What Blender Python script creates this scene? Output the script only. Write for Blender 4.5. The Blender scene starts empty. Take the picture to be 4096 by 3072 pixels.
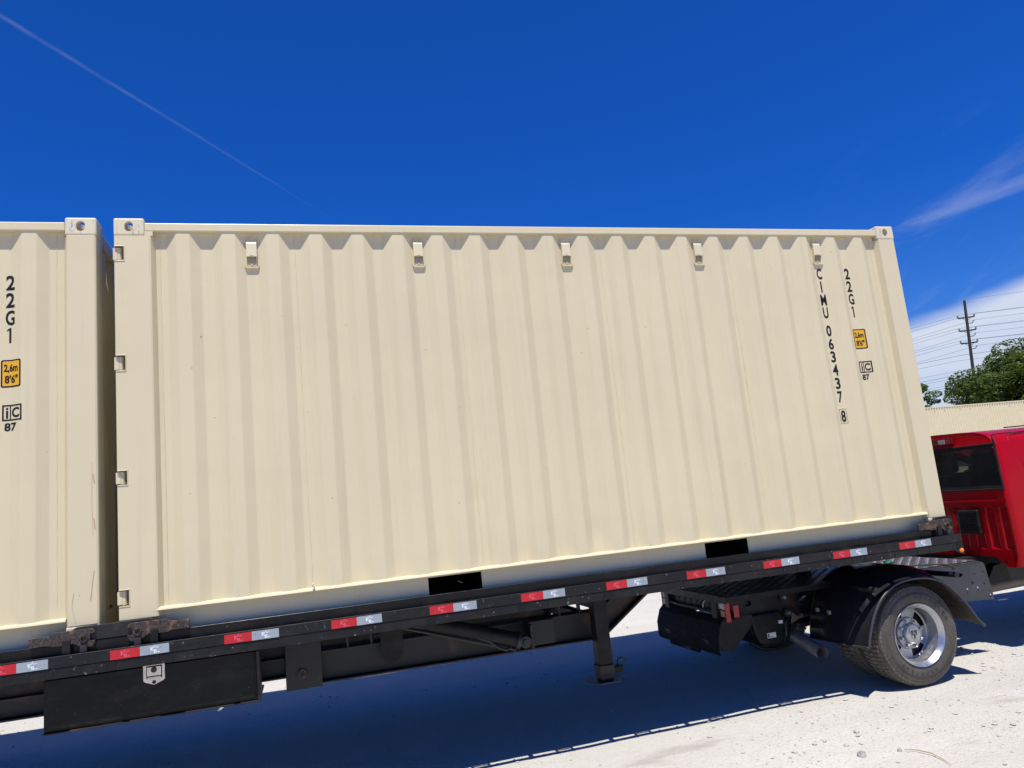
import bpy, bmesh, math, random
import numpy as np
from mathutils import Vector, Matrix, noise
random.seed(7)
PI = math.pi
SC = bpy.context.scene
COL = SC.collection

# ------------------------------------------------------------------ camera
cam_d = bpy.data.cameras.new('camera')
cam = bpy.data.objects.new('camera', cam_d)
COL.objects.link(cam)
CR = ((0.958756, -0.266753, -0.098132), (-0.050791, 0.178906, -0.982554), (0.279656, 0.947014, 0.157979))          # right, down, forward
CP = (1.0633, -4.9096, 1.7241)
m = Matrix.Identity(4)
for i in range(3):
    m[i][0] = CR[0][i]; m[i][1] = -CR[1][i]; m[i][2] = -CR[2][i]; m[i][3] = CP[i]
cam.matrix_world = m
cam_d.sensor_fit = 'HORIZONTAL'; cam_d.sensor_width = 36
cam_d.lens = 2950 / 4096 * 36
cam_d.clip_start = 0.05; cam_d.clip_end = 6000
SC.camera = cam

# ------------------------------------------------------------------ light
SUN_TAN = 2.66
sun_dir = Vector((0.074, 1 / SUN_TAN, -1)).normalized()       # the way the light travels
SUN_EL = math.asin(-sun_dir.z)
sd = bpy.data.lights.new('sun', 'SUN'); sd.energy = 5.0; sd.angle = math.radians(0.53)
sd.color = (1.0, 0.955, 0.89)
so = bpy.data.objects.new('sun', sd); COL.objects.link(so)
so.rotation_euler = sun_dir.to_track_quat('-Z', 'Y').to_euler()
so.location = (0, -10, 30)
SC.view_settings.view_transform = 'Standard'
SC.view_settings.look = 'None'
SC.view_settings.gamma = 1
SC.view_settings.exposure = 0.35
SC.view_settings.use_curve_mapping = False

# ------------------------------------------------------------------ node helpers
class NT:
    def __init__(s, tree): s.t = tree; s.n = tree.nodes; s.l = tree.links
    def new(s, typ, **kw):
        n = s.n.new(typ)
        for k, v in kw.items():
            if hasattr(n, k) and k not in n.inputs: setattr(n, k, v)
            else: s.put(n.inputs[k], v)
        return n
    def put(s, sock, v):
        if isinstance(v, bpy.types.NodeSocket): s.l.new(v, sock)
        else: sock.default_value = v
    def math(s, op, a, b=0.0, c=None, clamp=False):
        n = s.n.new('ShaderNodeMath'); n.operation = op; n.use_clamp = clamp
        s.put(n.inputs[0], a); s.put(n.inputs[1], b)
        if c is not None: s.put(n.inputs[2], c)
        return n.outputs[0]
    def ramp(s, fac, stops, interp='LINEAR'):
        n = s.n.new('ShaderNodeValToRGB'); n.color_ramp.interpolation = interp
        e = n.color_ramp.elements
        while len(e) < len(stops): e.new(0.5)
        for i, (p, c) in enumerate(stops):
            e[i].position = p
            e[i].color = (c, c, c, 1) if isinstance(c, (int, float)) else tuple(c) + (1,)
        s.put(n.inputs[0], fac); return n.outputs[0]
    def noise(s, vec, scale, detail=4, rough=0.55, dist=0.0):
        n = s.n.new('ShaderNodeTexNoise'); n.inputs['Scale'].default_value = scale
        n.inputs['Detail'].default_value = detail; n.inputs['Roughness'].default_value = rough
        n.inputs['Distortion'].default_value = dist
        s.put(n.inputs['Vector'], vec); return n.outputs[0]
    def mapping(s, vec, scale=(1, 1, 1), rot=(0, 0, 0), loc=(0, 0, 0)):
        n = s.n.new('ShaderNodeMapping'); n.inputs['Scale'].default_value = scale
        n.inputs['Rotation'].default_value = rot; n.inputs['Location'].default_value = loc
        s.put(n.inputs['Vector'], vec); return n.outputs[0]
    def mix(s, fac, a, b, blend='MIX'):
        n = s.n.new('ShaderNodeMix'); n.data_type = 'RGBA'; n.blend_type = blend
        s.put(n.inputs[0], fac)
        for i, v in ((6, a), (7, b)):
            if isinstance(v, tuple) and len(v) == 3: v = v + (1,)
            s.put(n.inputs[i], v)
        return n.outputs[2]
    def dot(s, vec, d):
        n = s.n.new('ShaderNodeVectorMath'); n.operation = 'DOT_PRODUCT'
        s.put(n.inputs[0], vec); n.inputs[1].default_value = d
        return n.outputs['Value']

# ------------------------------------------------------------------ world
w = bpy.data.worlds.new('World'); SC.world = w; w.use_nodes = True
T = NT(w.node_tree); T.n.clear()
out = T.new('ShaderNodeOutputWorld'); bg = T.new('ShaderNodeBackground')
T.l.new(bg.outputs[0], out.inputs[0])
sky = T.n.new('ShaderNodeTexSky'); sky.sky_type = 'NISHITA'; sky.sun_disc = False
sky.sun_elevation = SUN_EL; sky.sun_rotation = PI
sky.altitude = 200; sky.air_density = 1.0; sky.dust_density = 0.15; sky.ozone_density = 2.5
geo = T.n.new('ShaderNodeTexCoord'); dirv = geo.outputs['Generated']
sepd = T.n.new('ShaderNodeSeparateXYZ'); T.l.new(dirv, sepd.inputs[0])
dz = sepd.outputs[2]
tint = T.mix(T.ramp(dz, [(0.08, 1.0), (0.34, 0.0)]), (0.078, 0.53, 1.52), (0.30, 0.66, 1.36))
skyc = T.mix(1.0, sky.outputs[0], tint, 'MULTIPLY')
# thin cirrus: stretched noise on the sky plane (direction divided by height)
dzc = T.math('MAXIMUM', dz, 0.03)
px = T.math('DIVIDE', sepd.outputs[0], dzc); py = T.math('DIVIDE', sepd.outputs[1], dzc)
cmb = T.n.new('ShaderNodeCombineXYZ'); T.l.new(px, cmb.inputs[0]); T.l.new(py, cmb.inputs[1])
pv = cmb.outputs[0]
tanu = T.dot(dirv, (0.66, -0.751, 0.0))
def streak(sx, sy, slope, seed, lo, hi):
    cm = T.n.new('ShaderNodeCombineXYZ')
    T.put(cm.inputs[0], T.math('MULTIPLY', tanu, sx)); T.put(cm.inputs[1], T.math('MULTIPLY', T.math('SUBTRACT', dz, T.math('MULTIPLY', tanu, slope)), sy)); cm.inputs[2].default_value = seed
    return T.ramp(T.noise(cm.outputs[0], 1.0, 7, 0.56, 0.7), [(lo, 0.0), (hi, 1.0)], 'EASE')
patch = T.ramp(T.noise(T.mapping(dirv, (2.6, 2.6, 3.2), (0, 0, 0), (0.9, 0.15, 0.4)), 1.0, 3, 0.5), [(0.40, 0.0), (0.60, 1.0)], 'EASE')
c1 = T.math('MAXIMUM', streak(3.2, 15.0, 0.16, 2.3, 0.52, 0.80), T.math('MULTIPLY', streak(7.0, 26.0, 0.55, 5.1, 0.52, 0.82), 0.6))
low = T.ramp(dz, [(0.12, 1.0), (0.27, 0.85), (0.40, 0.0)], 'EASE')
field = T.ramp(T.math('ADD', T.math('MULTIPLY', tanu, 1.0), 0.5), [(0.36, 0.0), (0.49, 1.0)], 'EASE')
cirrus = T.math('MULTIPLY', T.math('MULTIPLY', T.math('MULTIPLY', c1, low), T.math('MAXIMUM', patch, 0.55)), T.math('MULTIPLY', field, 0.40))
# cloud bank low over the horizon
bn = T.noise(T.mapping(dirv, (2.2, 2.2, 7.0), (0, 0, 0), (0.35, 0.2, 0.1)), 1.5, 6, 0.5, 0.3)
edge = T.math('SUBTRACT', T.math('ADD', 0.188, T.math('MULTIPLY', T.math('SUBTRACT', bn, 0.5), 0.05)), dz)
edge = T.math('ADD', edge, T.math('MULTIPLY', T.math('SUBTRACT', sepd.outputs[0], 0.735), 0.22))
bank = T.ramp(T.math('MULTIPLY', edge, 10.0, clamp=True), [(0.0, 0.0), (0.28, 0.95), (1.0, 0.90)], 'EASE')
bt = T.noise(T.mapping(dirv, (3, 3, 16)), 2.2, 6, 0.6, 0.5)
bank = T.math('MULTIPLY', bank, T.ramp(bt, [(0.25, 0.80), (0.7, 1.0)]))
# contrail: a thin great circle band, fading
CN = Vector((-0.191, 0.128, -0.282)).normalized()
wob = T.math('MULTIPLY', T.math('SUBTRACT', T.noise(dirv, 9.0, 3), 0.5), 0.004)
dc = T.math('ABSOLUTE', T.math('ADD', T.dot(dirv, CN), wob))
wid = T.ramp(dz, [(0.38, 0.0010), (0.56, 0.0034)])
cf = T.math('SUBTRACT', 1.0, T.math('DIVIDE', dc, wid), clamp=True)
cfade = T.ramp(dz, [(0.37, 0.0), (0.43, 0.4), (0.52, 1.0)])
front = T.math('GREATER_THAN', sepd.outputs[1], 0.2)
contrail = T.math('MULTIPLY', T.math('MULTIPLY', T.math('MULTIPLY', cf, cfade), T.ramp(T.noise(dirv, 26.0, 4, 0.65), [(0.3, 0.025), (0.7, 0.11)])), front)
cl = T.math('MAXIMUM', T.math('MAXIMUM', cirrus, bank), contrail)
cloudc = T.mix(T.ramp(dz, [(0.02, 0.0), (0.2, 1.0)]), (7.2, 8.0, 9.6), (8.6, 9.2, 10.2))
fin = T.mix(cl, skyc, cloudc)
T.l.new(fin, bg.inputs[0]); bg.inputs[1].default_value = 0.069

# ------------------------------------------------------------------ materials
def base_mat(name):
    mt = bpy.data.materials.new(name); mt.use_nodes = True
    t = NT(mt.node_tree); b = mt.node_tree.nodes['Principled BSDF']
    return mt, t, b
def obj_vec(t):
    return t.n.new('ShaderNodeTexCoord').outputs['Object']
def bump(t, b, h, strength=0.3, dist=0.01):
    n = t.n.new('ShaderNodeBump'); n.inputs['Strength'].default_value = strength
    n.inputs['Distance'].default_value = dist
    t.put(n.inputs['Height'], h); t.l.new(n.outputs[0], b.inputs['Normal'])
def paint(name, col, rough=0.4, var=0.08, specks=None, metal=0.0, scale=3.0, bmp=0.0, coat=0.0, speck_scale=60, speck_at=0.70):
    mt, t, b = base_mat(name); v = obj_vec(t)
    n = t.noise(v, scale, 5, 0.6)
    dark = tuple(c * (1 - var) for c in col); lite = tuple(min(1, c * (1 + var)) for c in col)
    c = t.ramp(n, [(0.3, dark), (0.7, lite)])
    if specks:
        sp = t.noise(v, speck_scale, 3, 0.6)
        c = t.mix(t.ramp(sp, [(speck_at, 0), (speck_at + 0.05, 1)]), c, specks)
    if max(col) < 0.0125:      # road dust on the black paint
        c = t.mix(t.ramp(t.noise(t.mapping(v, (1.0, 1.0, 2.2)), 4.5, 7, 0.72), [(0.48, 0.0), (0.74, 0.42)]), c, (0.048, 0.043, 0.036))
    t.l.new(c, b.inputs['Base Color'])
    r = t.ramp(t.noise(v, scale * 4, 4), [(0.3, max(0.02, rough - 0.08)), (0.7, rough + 0.08)])
    t.l.new(r, b.inputs['Roughness'])
    b.inputs['Metallic'].default_value = metal
    if max(col) < 0.02: b.inputs['Specular IOR Level'].default_value = 0.22
    b.inputs['Coat Weight'].default_value = coat
    b.inputs['Coat Roughness'].default_value = 0.06
    if bmp: bump(t, b, t.noise(v, scale * 12, 4), bmp, 0.004)
    return mt

# cream container paint: faint vertical streaks, specks, soft waviness
def cream(name, col, scratch=None):
    mt, t, b = base_mat(name); v = obj_vec(t)
    n1 = t.noise(v, 0.9, 4, 0.5)
    streak = t.noise(t.mapping(v, (14, 14, 0.6)), 1.0, 4, 0.6)
    c = t.ramp(n1, [(0.3, tuple(x * 0.965 for x in col)), (0.7, tuple(min(1, x * 1.03) for x in col))])
    c = t.mix(t.ramp(streak, [(0.55, 0.0), (0.85, 0.26)]), c, (0.34, 0.29, 0.20))
    scf = t.noise(t.mapping(v, (26, 26, 7), (0, math.radians(14), 0)), 1.0, 5, 0.7, 1.5)
    c = t.mix(t.ramp(scf, [(0.70, 0.0), (0.76, 0.35)]), c, (0.30, 0.25, 0.17))
    sp = t.noise(v, 34, 2, 0.5)
    c = t.mix(t.ramp(sp, [(0.775, 0), (0.80, 0.75)]), c, (0.20, 0.15, 0.10))
    if scratch:
        s1 = t.noise(t.mapping(v, (55, 55, 9)), 1.0, 3, 0.65, 1.2)
        c = t.mix(t.ramp(s1, [(0.62, 0), (0.66, 0.8)]), c, scratch)
    t.l.new(c, b.inputs['Base Color'])
    t.l.new(t.ramp(t.noise(v, 6, 4), [(0.3, 0.34), (0.7, 0.48)]), b.inputs['Roughness'])
    h = t.math('ADD', t.math('MULTIPLY', t.noise(v, 2.6, 3), 1.0), t.math('MULTIPLY', t.noise(v, 120, 2), 0.03))
    bump(t, b, h, 0.12, 0.03)
    return mt
CREAM = (0.595, 0.518, 0.335)
M = {}
M['cream'] = cream('cream_paint', CREAM)
M['cream_worn'] = cream('cream_paint_worn', (0.61, 0.545, 0.385), (0.30, 0.25, 0.18))
M['cream_blue'] = cream('cream_paint_blue_scuffs', (0.61, 0.545, 0.385), (0.10, 0.25, 0.46))
M['cream_far'] = paint('cream_paint_far', (0.60, 0.525, 0.34), 0.5, 0.04)
M['vent_white'] = paint('vent_cover_white', (0.63, 0.56, 0.38), 0.38, 0.04)
M['vent_plate'] = paint('vent_plate', (0.56, 0.48, 0.31), 0.6, 0.1)
M['ink'] = paint('black_lettering', (0.012, 0.012, 0.016), 0.45, 0.1)
M['yellow'] = paint('yellow_placard', (0.66, 0.345, 0.012), 0.42, 0.03)
M['chassis'] = paint('black_chassis_paint', (0.008, 0.0078, 0.0078), 0.46, 0.25, (0.10, 0.095, 0.085), 0, 4.0, 0.15, speck_scale=45, speck_at=0.71)
M['rub'] = paint('scuffed_rub_rail_paint', (0.0105, 0.0105, 0.0115), 0.42, 0.25, (0.16, 0.155, 0.15), 0, 5.0, 0.2, speck_scale=38, speck_at=0.66)
M['toolbox'] = paint('toolbox_black', (0.0055, 0.0055, 0.005), 0.40, 0.2, (0.09, 0.085, 0.075), 0, 3.0, 0.25, speck_scale=55, speck_at=0.69)
M['plastic'] = paint('black_plastic', (0.008, 0.008, 0.009), 0.38, 0.15, (0.06, 0.055, 0.05), 0, 6.0, 0.2, speck_scale=70, speck_at=0.72)
M['dark_steel'] = paint('dark_steel', (0.03, 0.029, 0.028), 0.45, 0.3, (0.12, 0.08, 0.05), 0.3, 8.0, 0.3)
M['plate_grey'] = paint('grey_side_plate', (0.040, 0.043, 0.050), 0.42, 0.2, (0.15, 0.10, 0.06), 0.2, 6.0, 0.1)
M['hole'] = paint('hole_black', (0.003, 0.003, 0.003), 0.8, 0.0)
M['chrome'] = paint('worn_bright_metal', (0.62, 0.59, 0.53), 0.34, 0.15, (0.10, 0.08, 0.06), 0.75, 20.0)
M['zinc'] = paint('zinc_bolt', (0.65, 0.65, 0.66), 0.3, 0.1, None, 0.9)
M['alu'] = paint('silver_wheel', (0.45, 0.455, 0.47), 0.33, 0.06, None, 0.85, 9.0)
M['alu2'] = paint('silver_wheel_cast', (0.40, 0.405, 0.42), 0.42, 0.08, None, 0.7, 14.0)
M['tread'] = paint('treadplate_aluminium', (0.20, 0.20, 0.22), 0.40, 0.15, (0.10, 0.09, 0.08), 0.8, 10.0)
M['exhaust'] = paint('exhaust_steel', (0.30, 0.27, 0.24), 0.5, 0.3, (0.10, 0.06, 0.035), 0.3, 9.0, 0.2)
M['rusty_shield'] = paint('tan_heat_shield', (0.17, 0.135, 0.095), 0.6, 0.25, (0.08, 0.05, 0.03), 0.3, 9.0)
M['red_lens'] = paint('red_lens', (0.11, 0.004, 0.007), 0.22, 0.1, None, 0, 3.0, 0, 0.1)
M['red_bright'] = paint('red_reflector', (0.36, 0.008, 0.012), 0.3, 0.1, None, 0, 3.0, 0, 0.05)
M['clear_lens'] = paint('clear_lens', (0.34, 0.31, 0.30), 0.15, 0.1, None, 0, 3.0, 0, 0.2)
M['amber'] = paint('amber_lens', (0.95, 0.20, 0.01), 0.25, 0.05, None, 0, 3.0, 0, 0.6)
M['amber_dark'] = paint('dark_amber_lens', (0.35, 0.06, 0.01), 0.25, 0.05, None, 0, 3.0, 0, 0.3)
M['label'] = paint('white_sticker', (0.70, 0.70, 0.68), 0.5, 0.05)
M['rubber_hose'] = paint('hose_rubber', (0.020, 0.020, 0.020), 0.5, 0.2, (0.10, 0.09, 0.07), 0, 12)
M['green'] = paint('green_strap', (0.008, 0.16, 0.07), 0.4, 0.2)
M['wood_pole'] = paint('weathered_pole', (0.026, 0.025, 0.025), 0.85, 0.2)
M['insul'] = paint('grey_insulator', (0.16, 0.17, 0.19), 0.4, 0.1)
M['wire'] = paint('wire_metal', (0.13, 0.145, 0.17), 0.5, 0.1)
M['stone'] = paint('limestone_pebble', (0.40, 0.38, 0.335), 0.9, 0.25, None, 0, 6.0)
M['stone_grey'] = paint('grey_stone', (0.27, 0.26, 0.245), 0.85, 0.3, None, 0, 20.0, 0.3)
M['twig'] = paint('dry_twig', (0.42, 0.33, 0.22), 0.9, 0.15)
M['interior'] = paint('cab_interior', (0.025, 0.025, 0.028), 0.7, 0.1)
M['scratch_red'] = paint('reddish_scratch', (0.50, 0.33, 0.25), 0.7, 0.2)
M['tread_bounce_dust'] = paint('bounce_lit_dusty_tread', (0.125, 0.110, 0.088), 0.8, 0.35, (0.05, 0.045, 0.04), 0, 25, 0.3)  # dusty tread, lightened: ground bounce is put into the colour
M['hose_black'] = paint('clean_rubber', (0.022, 0.021, 0.020), 0.5, 0.1)
M['fender'] = paint('dusty_fender_plastic', (0.013, 0.013, 0.015), 0.34, 0.3, (0.07, 0.064, 0.055), 0, 7, 0.2, speck_scale=60, speck_at=0.70)
M['matte_black'] = paint('matte_black_sheet', (0.006, 0.006, 0.006), 0.75, 0.3, (0.04, 0.036, 0.03), 0, 8, 0.2)
M['rail_gloss'] = paint('worn_gloss_rail_paint', (0.008, 0.0078, 0.0080), 0.30, 0.25, (0.10, 0.095, 0.085), 0, 4.0, 0.10, speck_scale=45, speck_at=0.70)
M['seal'] = paint('window_seal', (0.01, 0.01, 0.01), 0.55, 0.0)

def rust(name):
    mt, t, b = base_mat(name); v = obj_vec(t)
    n = t.noise(v, 75, 6, 0.66, 0.4); n2 = t.noise(v, 22, 4, 0.6)
    c = t.ramp(n, [(0.40, (0.009, 0.009, 0.009)), (0.50, (0.030, 0.024, 0.019)), (0.60, (0.075, 0.048, 0.034)), (0.75, (0.085, 0.068, 0.052))])
    c = t.mix(t.ramp(n2, [(0.56, 0), (0.66, 0.85)]), c, (0.165, 0.072, 0.036))
    t.l.new(c, b.inputs['Base Color']); b.inputs['Roughness'].default_value = 0.72
    bump(t, b, n, 0.5, 0.004)
    return mt
M['rust'] = rust('rusted_lock_steel')
def chassis_rusty():
    mt, t, b = base_mat('chassis_paint_with_rust'); v = obj_vec(t)
    n = t.noise(v, 3.2, 5, 0.65, 0.3)
    c = t.mix(t.ramp(n, [(0.58, 0), (0.70, 0.8)]), (0.0085, 0.008, 0.0072), (0.085, 0.036, 0.017))
    sp = t.noise(v, 50, 3, 0.6)
    c = t.mix(t.ramp(sp, [(0.70, 0), (0.75, 0.8)]), c, (0.10, 0.092, 0.08))
    t.l.new(c, b.inputs['Base Color']); b.inputs['Roughness'].default_value = 0.55
    bump(t, b, sp, 0.25, 0.003); return mt
M['chassis_rust'] = chassis_rusty()
def red_paint():
    mt, t, b = base_mat('red_truck_paint')
    b.inputs['Base Color'].default_value = (0.30, 0.0012, 0.005, 1)
    b.inputs['Roughness'].default_value = 0.30
    b.inputs['Coat Weight'].default_value = 0.10; b.inputs['Coat Roughness'].default_value = 0.03; b.inputs['Specular IOR Level'].default_value = 0.12
    return mt
M['red'] = red_paint()
def glass():
    mt, t, b = base_mat('dark_tinted_glass'); mt.node_tree.nodes.remove(b)
    o = mt.node_tree.nodes['Material Output']
    tr = t.n.new('ShaderNodeBsdfTransparent'); tr.inputs[0].default_value = (0.30, 0.34, 0.33, 1)
    gl = t.n.new('ShaderNodeBsdfGlossy'); gl.inputs['Roughness'].default_value = 0.03
    gl.inputs[0].default_value = (0.9, 0.95, 1, 1)
    fr = t.n.new('ShaderNodeFresnel'); fr.inputs[0].default_value = 1.5
    mx = t.n.new('ShaderNodeMixShader'); t.l.new(fr.outputs[0], mx.inputs[0])
    t.l.new(tr.outputs[0], mx.inputs[1]); t.l.new(gl.outputs[0], mx.inputs[2])
    t.l.new(mx.outputs[0], o.inputs[0]); return mt
M['glass'] = glass()
def tape(name, col, hatch):
    mt, t, b = base_mat(name); v = obj_vec(t); wv_ = t.n.new('ShaderNodeNewGeometry').outputs['Position']
    wv = t.n.new('ShaderNodeTexWave'); wv.inputs['Scale'].default_value = 62
    t.l.new(t.mapping(v, (1, 1, 1), (0, math.radians(35), 0)), wv.inputs['Vector'])
    f = t.math('MULTIPLY', t.ramp(wv.outputs[0], [(0.35, 0), (0.65, 1)]), 0.75)
    c = t.mix(f, col, hatch)
    c = t.mix(t.ramp(t.noise(wv_, 7, 5, 0.65), [(0.42, 0), (0.72, 0.55)]), c, tuple(x * 0.62 for x in col))
    c = t.mix(t.ramp(t.noise(wv_, 70, 3, 0.6), [(0.66, 0), (0.71, 0.8)]), c, (0.05, 0.05, 0.05))
    t.l.new(c, b.inputs['Base Color']); b.inputs['Roughness'].default_value = 0.32
    return mt
M['tape_red'] = tape('red_reflective_film', (0.46, 0.008, 0.016), (0.41, 0.006, 0.014))
M['tape_white'] = tape('white_reflective_film', (0.32, 0.36, 0.385), (0.20, 0.25, 0.30))
M['tape_red_ink'] = paint('light_red_print', (0.72, 0.10, 0.14), 0.4, 0.05)
M['tape_white_ink'] = paint('white_print', (0.78, 0.82, 0.86), 0.4, 0.05)
def tyre_mat():
    mt, t, b = base_mat('dusty_tyre_rubber'); v = obj_vec(t)
    n = t.noise(v, 5, 5, 0.65); n2 = t.noise(v, 60, 4, 0.6)
    c = t.ramp(n, [(0.3, (0.036, 0.032, 0.027)), (0.7, (0.082, 0.072, 0.059))])
    c = t.mix(t.ramp(n2, [(0.5, 0), (0.8, 0.6)]), c, (0.16, 0.138, 0.108))
    t.l.new(c, b.inputs['Base Color']); b.inputs['Roughness'].default_value = 0.62
    bump(t, b, n2, 0.3, 0.003); return mt
M['tyre'] = tyre_mat()
def muddy():
    mt, t, b = base_mat('muddy_fender_underside'); v = obj_vec(t)
    n = t.noise(t.mapping(v, (30, 4, 30)), 1.0, 5, 0.6)
    c = t.ramp(n, [(0.35, (0.03, 0.026, 0.020)), (0.75, (0.11, 0.095, 0.07))])
    t.l.new(c, b.inputs['Base Color']); b.inputs['Roughness'].default_value = 0.85
    bump(t, b, n, 0.5, 0.01); return mt
M['muddy'] = muddy()
def ground_mat():
    mt, t, b = base_mat('crushed_limestone'); v = obj_vec(t)
    n1 = t.noise(v, 0.35, 5, 0.6); n2 = t.noise(v, 6, 6, 0.65); n3 = t.noise(v, 60, 5, 0.7)
    c = t.ramp(n1, [(0.3, (0.505, 0.487, 0.430)), (0.7, (0.570, 0.553, 0.500))])
    c = t.mix(t.ramp(n2, [(0.45, 0), (0.75, 0.30)]), c, (0.432, 0.407, 0.349))
    c = t.mix(t.ramp(n3, [(0.52, 0), (0.70, 0.30)]), c, (0.302, 0.281, 0.241))
    n4 = t.noise(v, 170, 4, 0.7)
    c = t.mix(t.ramp(n4, [(0.56, 0), (0.68, 0.36)]), c, (0.30, 0.28, 0.245))
    tk_ = t.noise(t.mapping(v, (0.25, 2.2, 1), (0, 0, math.radians(9))), 1.0, 5, 0.55, 0.3)
    c = t.mix(t.ramp(tk_, [(0.42, 0.0), (0.68, 0.30)]), c, (0.403, 0.378, 0.320))
    cl = t.noise(t.mapping(v, (0.5, 1.4, 1)), 0.9, 5, 0.6, 0.4)
    c = t.mix(t.ramp(cl, [(0.64, 0), (0.72, 0.5)]), c, (0.27, 0.23, 0.18))
    t.l.new(c, b.inputs['Base Color']); b.inputs['Roughness'].default_value = 0.93
    b.inputs['Specular IOR Level'].default_value = 0.2
    vo = t.n.new('ShaderNodeTexVoronoi'); vo.inputs['Scale'].default_value = 38
    t.l.new(v, vo.inputs['Vector'])
    h = t.math('ADD', t.math('MULTIPLY', n3, 0.75), t.math('MULTIPLY', n2, 0.55)); h = t.math('ADD', h, t.math('MULTIPLY', n4, 0.30))
    h = t.math('SUBTRACT', h, t.math('MULTIPLY', vo.outputs[0], 0.35))
    bump(t, b, h, 0.60, 0.035); return mt
M['ground'] = ground_mat()
def leaf_mat(name, c0, c1):
    mt, t, b = base_mat(name)
    oi = t.n.new('ShaderNodeNewGeometry')
    c = t.ramp(oi.outputs['Random Per Island'], [(0.0, c0), (1.0, c1)])
    t.l.new(c, b.inputs['Base Color']); b.inputs['Roughness'].default_value = 0.55
    b.inputs['Subsurface Weight'].default_value = 0.0
    tl = t.n.new('ShaderNodeBsdfTranslucent'); t.l.new(t.mix(0.5, c, (0.20, 0.30, 0.03)), tl.inputs[0])
    mx = t.n.new('ShaderNodeMixShader'); mx.inputs[0].default_value = 0.28
    t.l.new(b.outputs[0], mx.inputs[1]); t.l.new(tl.outputs[0], mx.inputs[2])
    t.l.new(mx.outputs[0], mt.node_tree.nodes['Material Output'].inputs[0]); return mt
M['leaf'] = leaf_mat('green_leaves', (0.018, 0.042, 0.005), (0.098, 0.145, 0.016))
M['leaf2'] = leaf_mat('pale_green_leaves', (0.045, 0.095, 0.020), (0.115, 0.185, 0.045))
M['bark'] = paint('grey_bark', (0.07, 0.055, 0.042), 0.9, 0.3)

# ------------------------------------------------------------------ mesh builder
class MB:
    def __init__(s): s.v = []; s.f = []; s.mi = []; s.cur = 0
    def add(s, vs, fs):
        k = len(s.v); s.v += [tuple(p) for p in vs]
        s.f += [tuple(i + k for i in f) for f in fs]; s.mi += [s.cur] * len(fs); return s
    def box(s, x0, x1, y0, y1, z0, z1):
        return s.add([(x0, y0, z0), (x1, y0, z0), (x1, y1, z0), (x0, y1, z0), (x0, y0, z1), (x1, y0, z1), (x1, y1, z1), (x0, y1, z1)],
                     [(3, 2, 1, 0), (4, 5, 6, 7), (0, 1, 5, 4), (1, 2, 6, 5), (2, 3, 7, 6), (3, 0, 4, 7)])
    def prism(s, poly, a, b, axis='y'):          # poly: list of 2-D points; axis y: (x,z), x: (y,z), z: (x,y)
        n = len(poly)
        ar = sum(poly[i][0] * poly[(i + 1) % n][1] - poly[(i + 1) % n][0] * poly[i][1] for i in range(n))
        if ar < 0: poly = poly[::-1]
        if axis == 'y': f = lambda p, t: (p[0], t, p[1])
        elif axis == 'x': f = lambda p, t: (t, p[0], p[1])
        else: f = lambda p, t: (p[0], p[1], t)
        vs = [f(p, a) for p in poly] + [f(p, b) for p in poly]
        fs = [tuple(range(n)), tuple(range(2 * n - 1, n - 1, -1))] + [(i, n + i, n + (i + 1) % n, (i + 1) % n) for i in range(n)]
        if axis != 'y': fs = [q[::-1] for q in fs]
        if b < a: fs = [q[::-1] for q in fs]
        return s.add(vs, fs)
    def tube(s, pts, r, seg=12, caps=True):
        pts = [Vector(p) for p in pts]; n = len(pts)
        rs = r if isinstance(r, (list, tuple)) else [r] * n
        rings = []
        ref = None
        for i in range(n):
            d = (pts[min(i + 1, n - 1)] - pts[max(i - 1, 0)]).normalized()
            if ref is None: ref = Vector((0, 0, 1)) if abs(d.z) < 0.9 else Vector((1, 0, 0))
            u = (ref - d * ref.dot(d)).normalized(); ref = u; q = d.cross(u)
            rings.append([pts[i] + (u * math.cos(2 * PI * k / seg) + q * math.sin(2 * PI * k / seg)) * rs[i] for k in range(seg)])
        vs = [p for rg in rings for p in rg]; fs = []
        for i in range(n - 1):
            for k in range(seg):
                k2 = (k + 1) % seg
                fs.append((i * seg + k, i * seg + k2, (i + 1) * seg + k2, (i + 1) * seg + k))
        if caps: fs += [tuple(range(seg - 1, -1, -1)), tuple(range((n - 1) * seg, n * seg))]
        return s.add(vs, fs)
    def lathe(s, prof, c, seg=48, close=False):   # prof: (r, y) about an axis along Y through c
        vs = []; fs = []; n = len(prof)
        for k in range(seg):
            a = 2 * PI * k / seg
            for r, y in prof: vs.append((c[0] + r * math.cos(a), c[1] + y, c[2] + r * math.sin(a)))
        for k in range(seg):
            k2 = (k + 1) % seg
            for i in range(n if close else n - 1):
                j = (i + 1) % n
                fs.append((k * n + i, k * n + j, k2 * n + j, k2 * n + i))
        return s.add(vs, fs)
    def grid(s, P):                               # P[i][j] points
        n, mm = len(P), len(P[0])
        return s.add([p for r in P for p in r], [(i * mm + j, i * mm + j + 1, (i + 1) * mm + j + 1, (i + 1) * mm + j) for i in range(n - 1) for j in range(mm - 1)])
    def mesh(s, name, mats):
        me = bpy.data.meshes.new(name); me.from_pydata(s.v, [], s.f)
        for mm in (mats if isinstance(mats, (list, tuple)) else [mats]): me.materials.append(M[mm])
        if any(s.mi): me.polygons.foreach_set('material_index', s.mi)
        me.update(); return me
    def build(s, name, mats, parent=None, smooth=False, bevel=0.0, seg=2, wn=False, recalc=True):
        me = s.mesh(name, mats)
        if recalc:
            bm = bmesh.new(); bm.from_mesh(me); bmesh.ops.recalc_face_normals(bm, faces=bm.faces); bm.to_mesh(me); bm.free()
        return link(name, me, parent, smooth, bevel, seg, wn)
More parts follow.
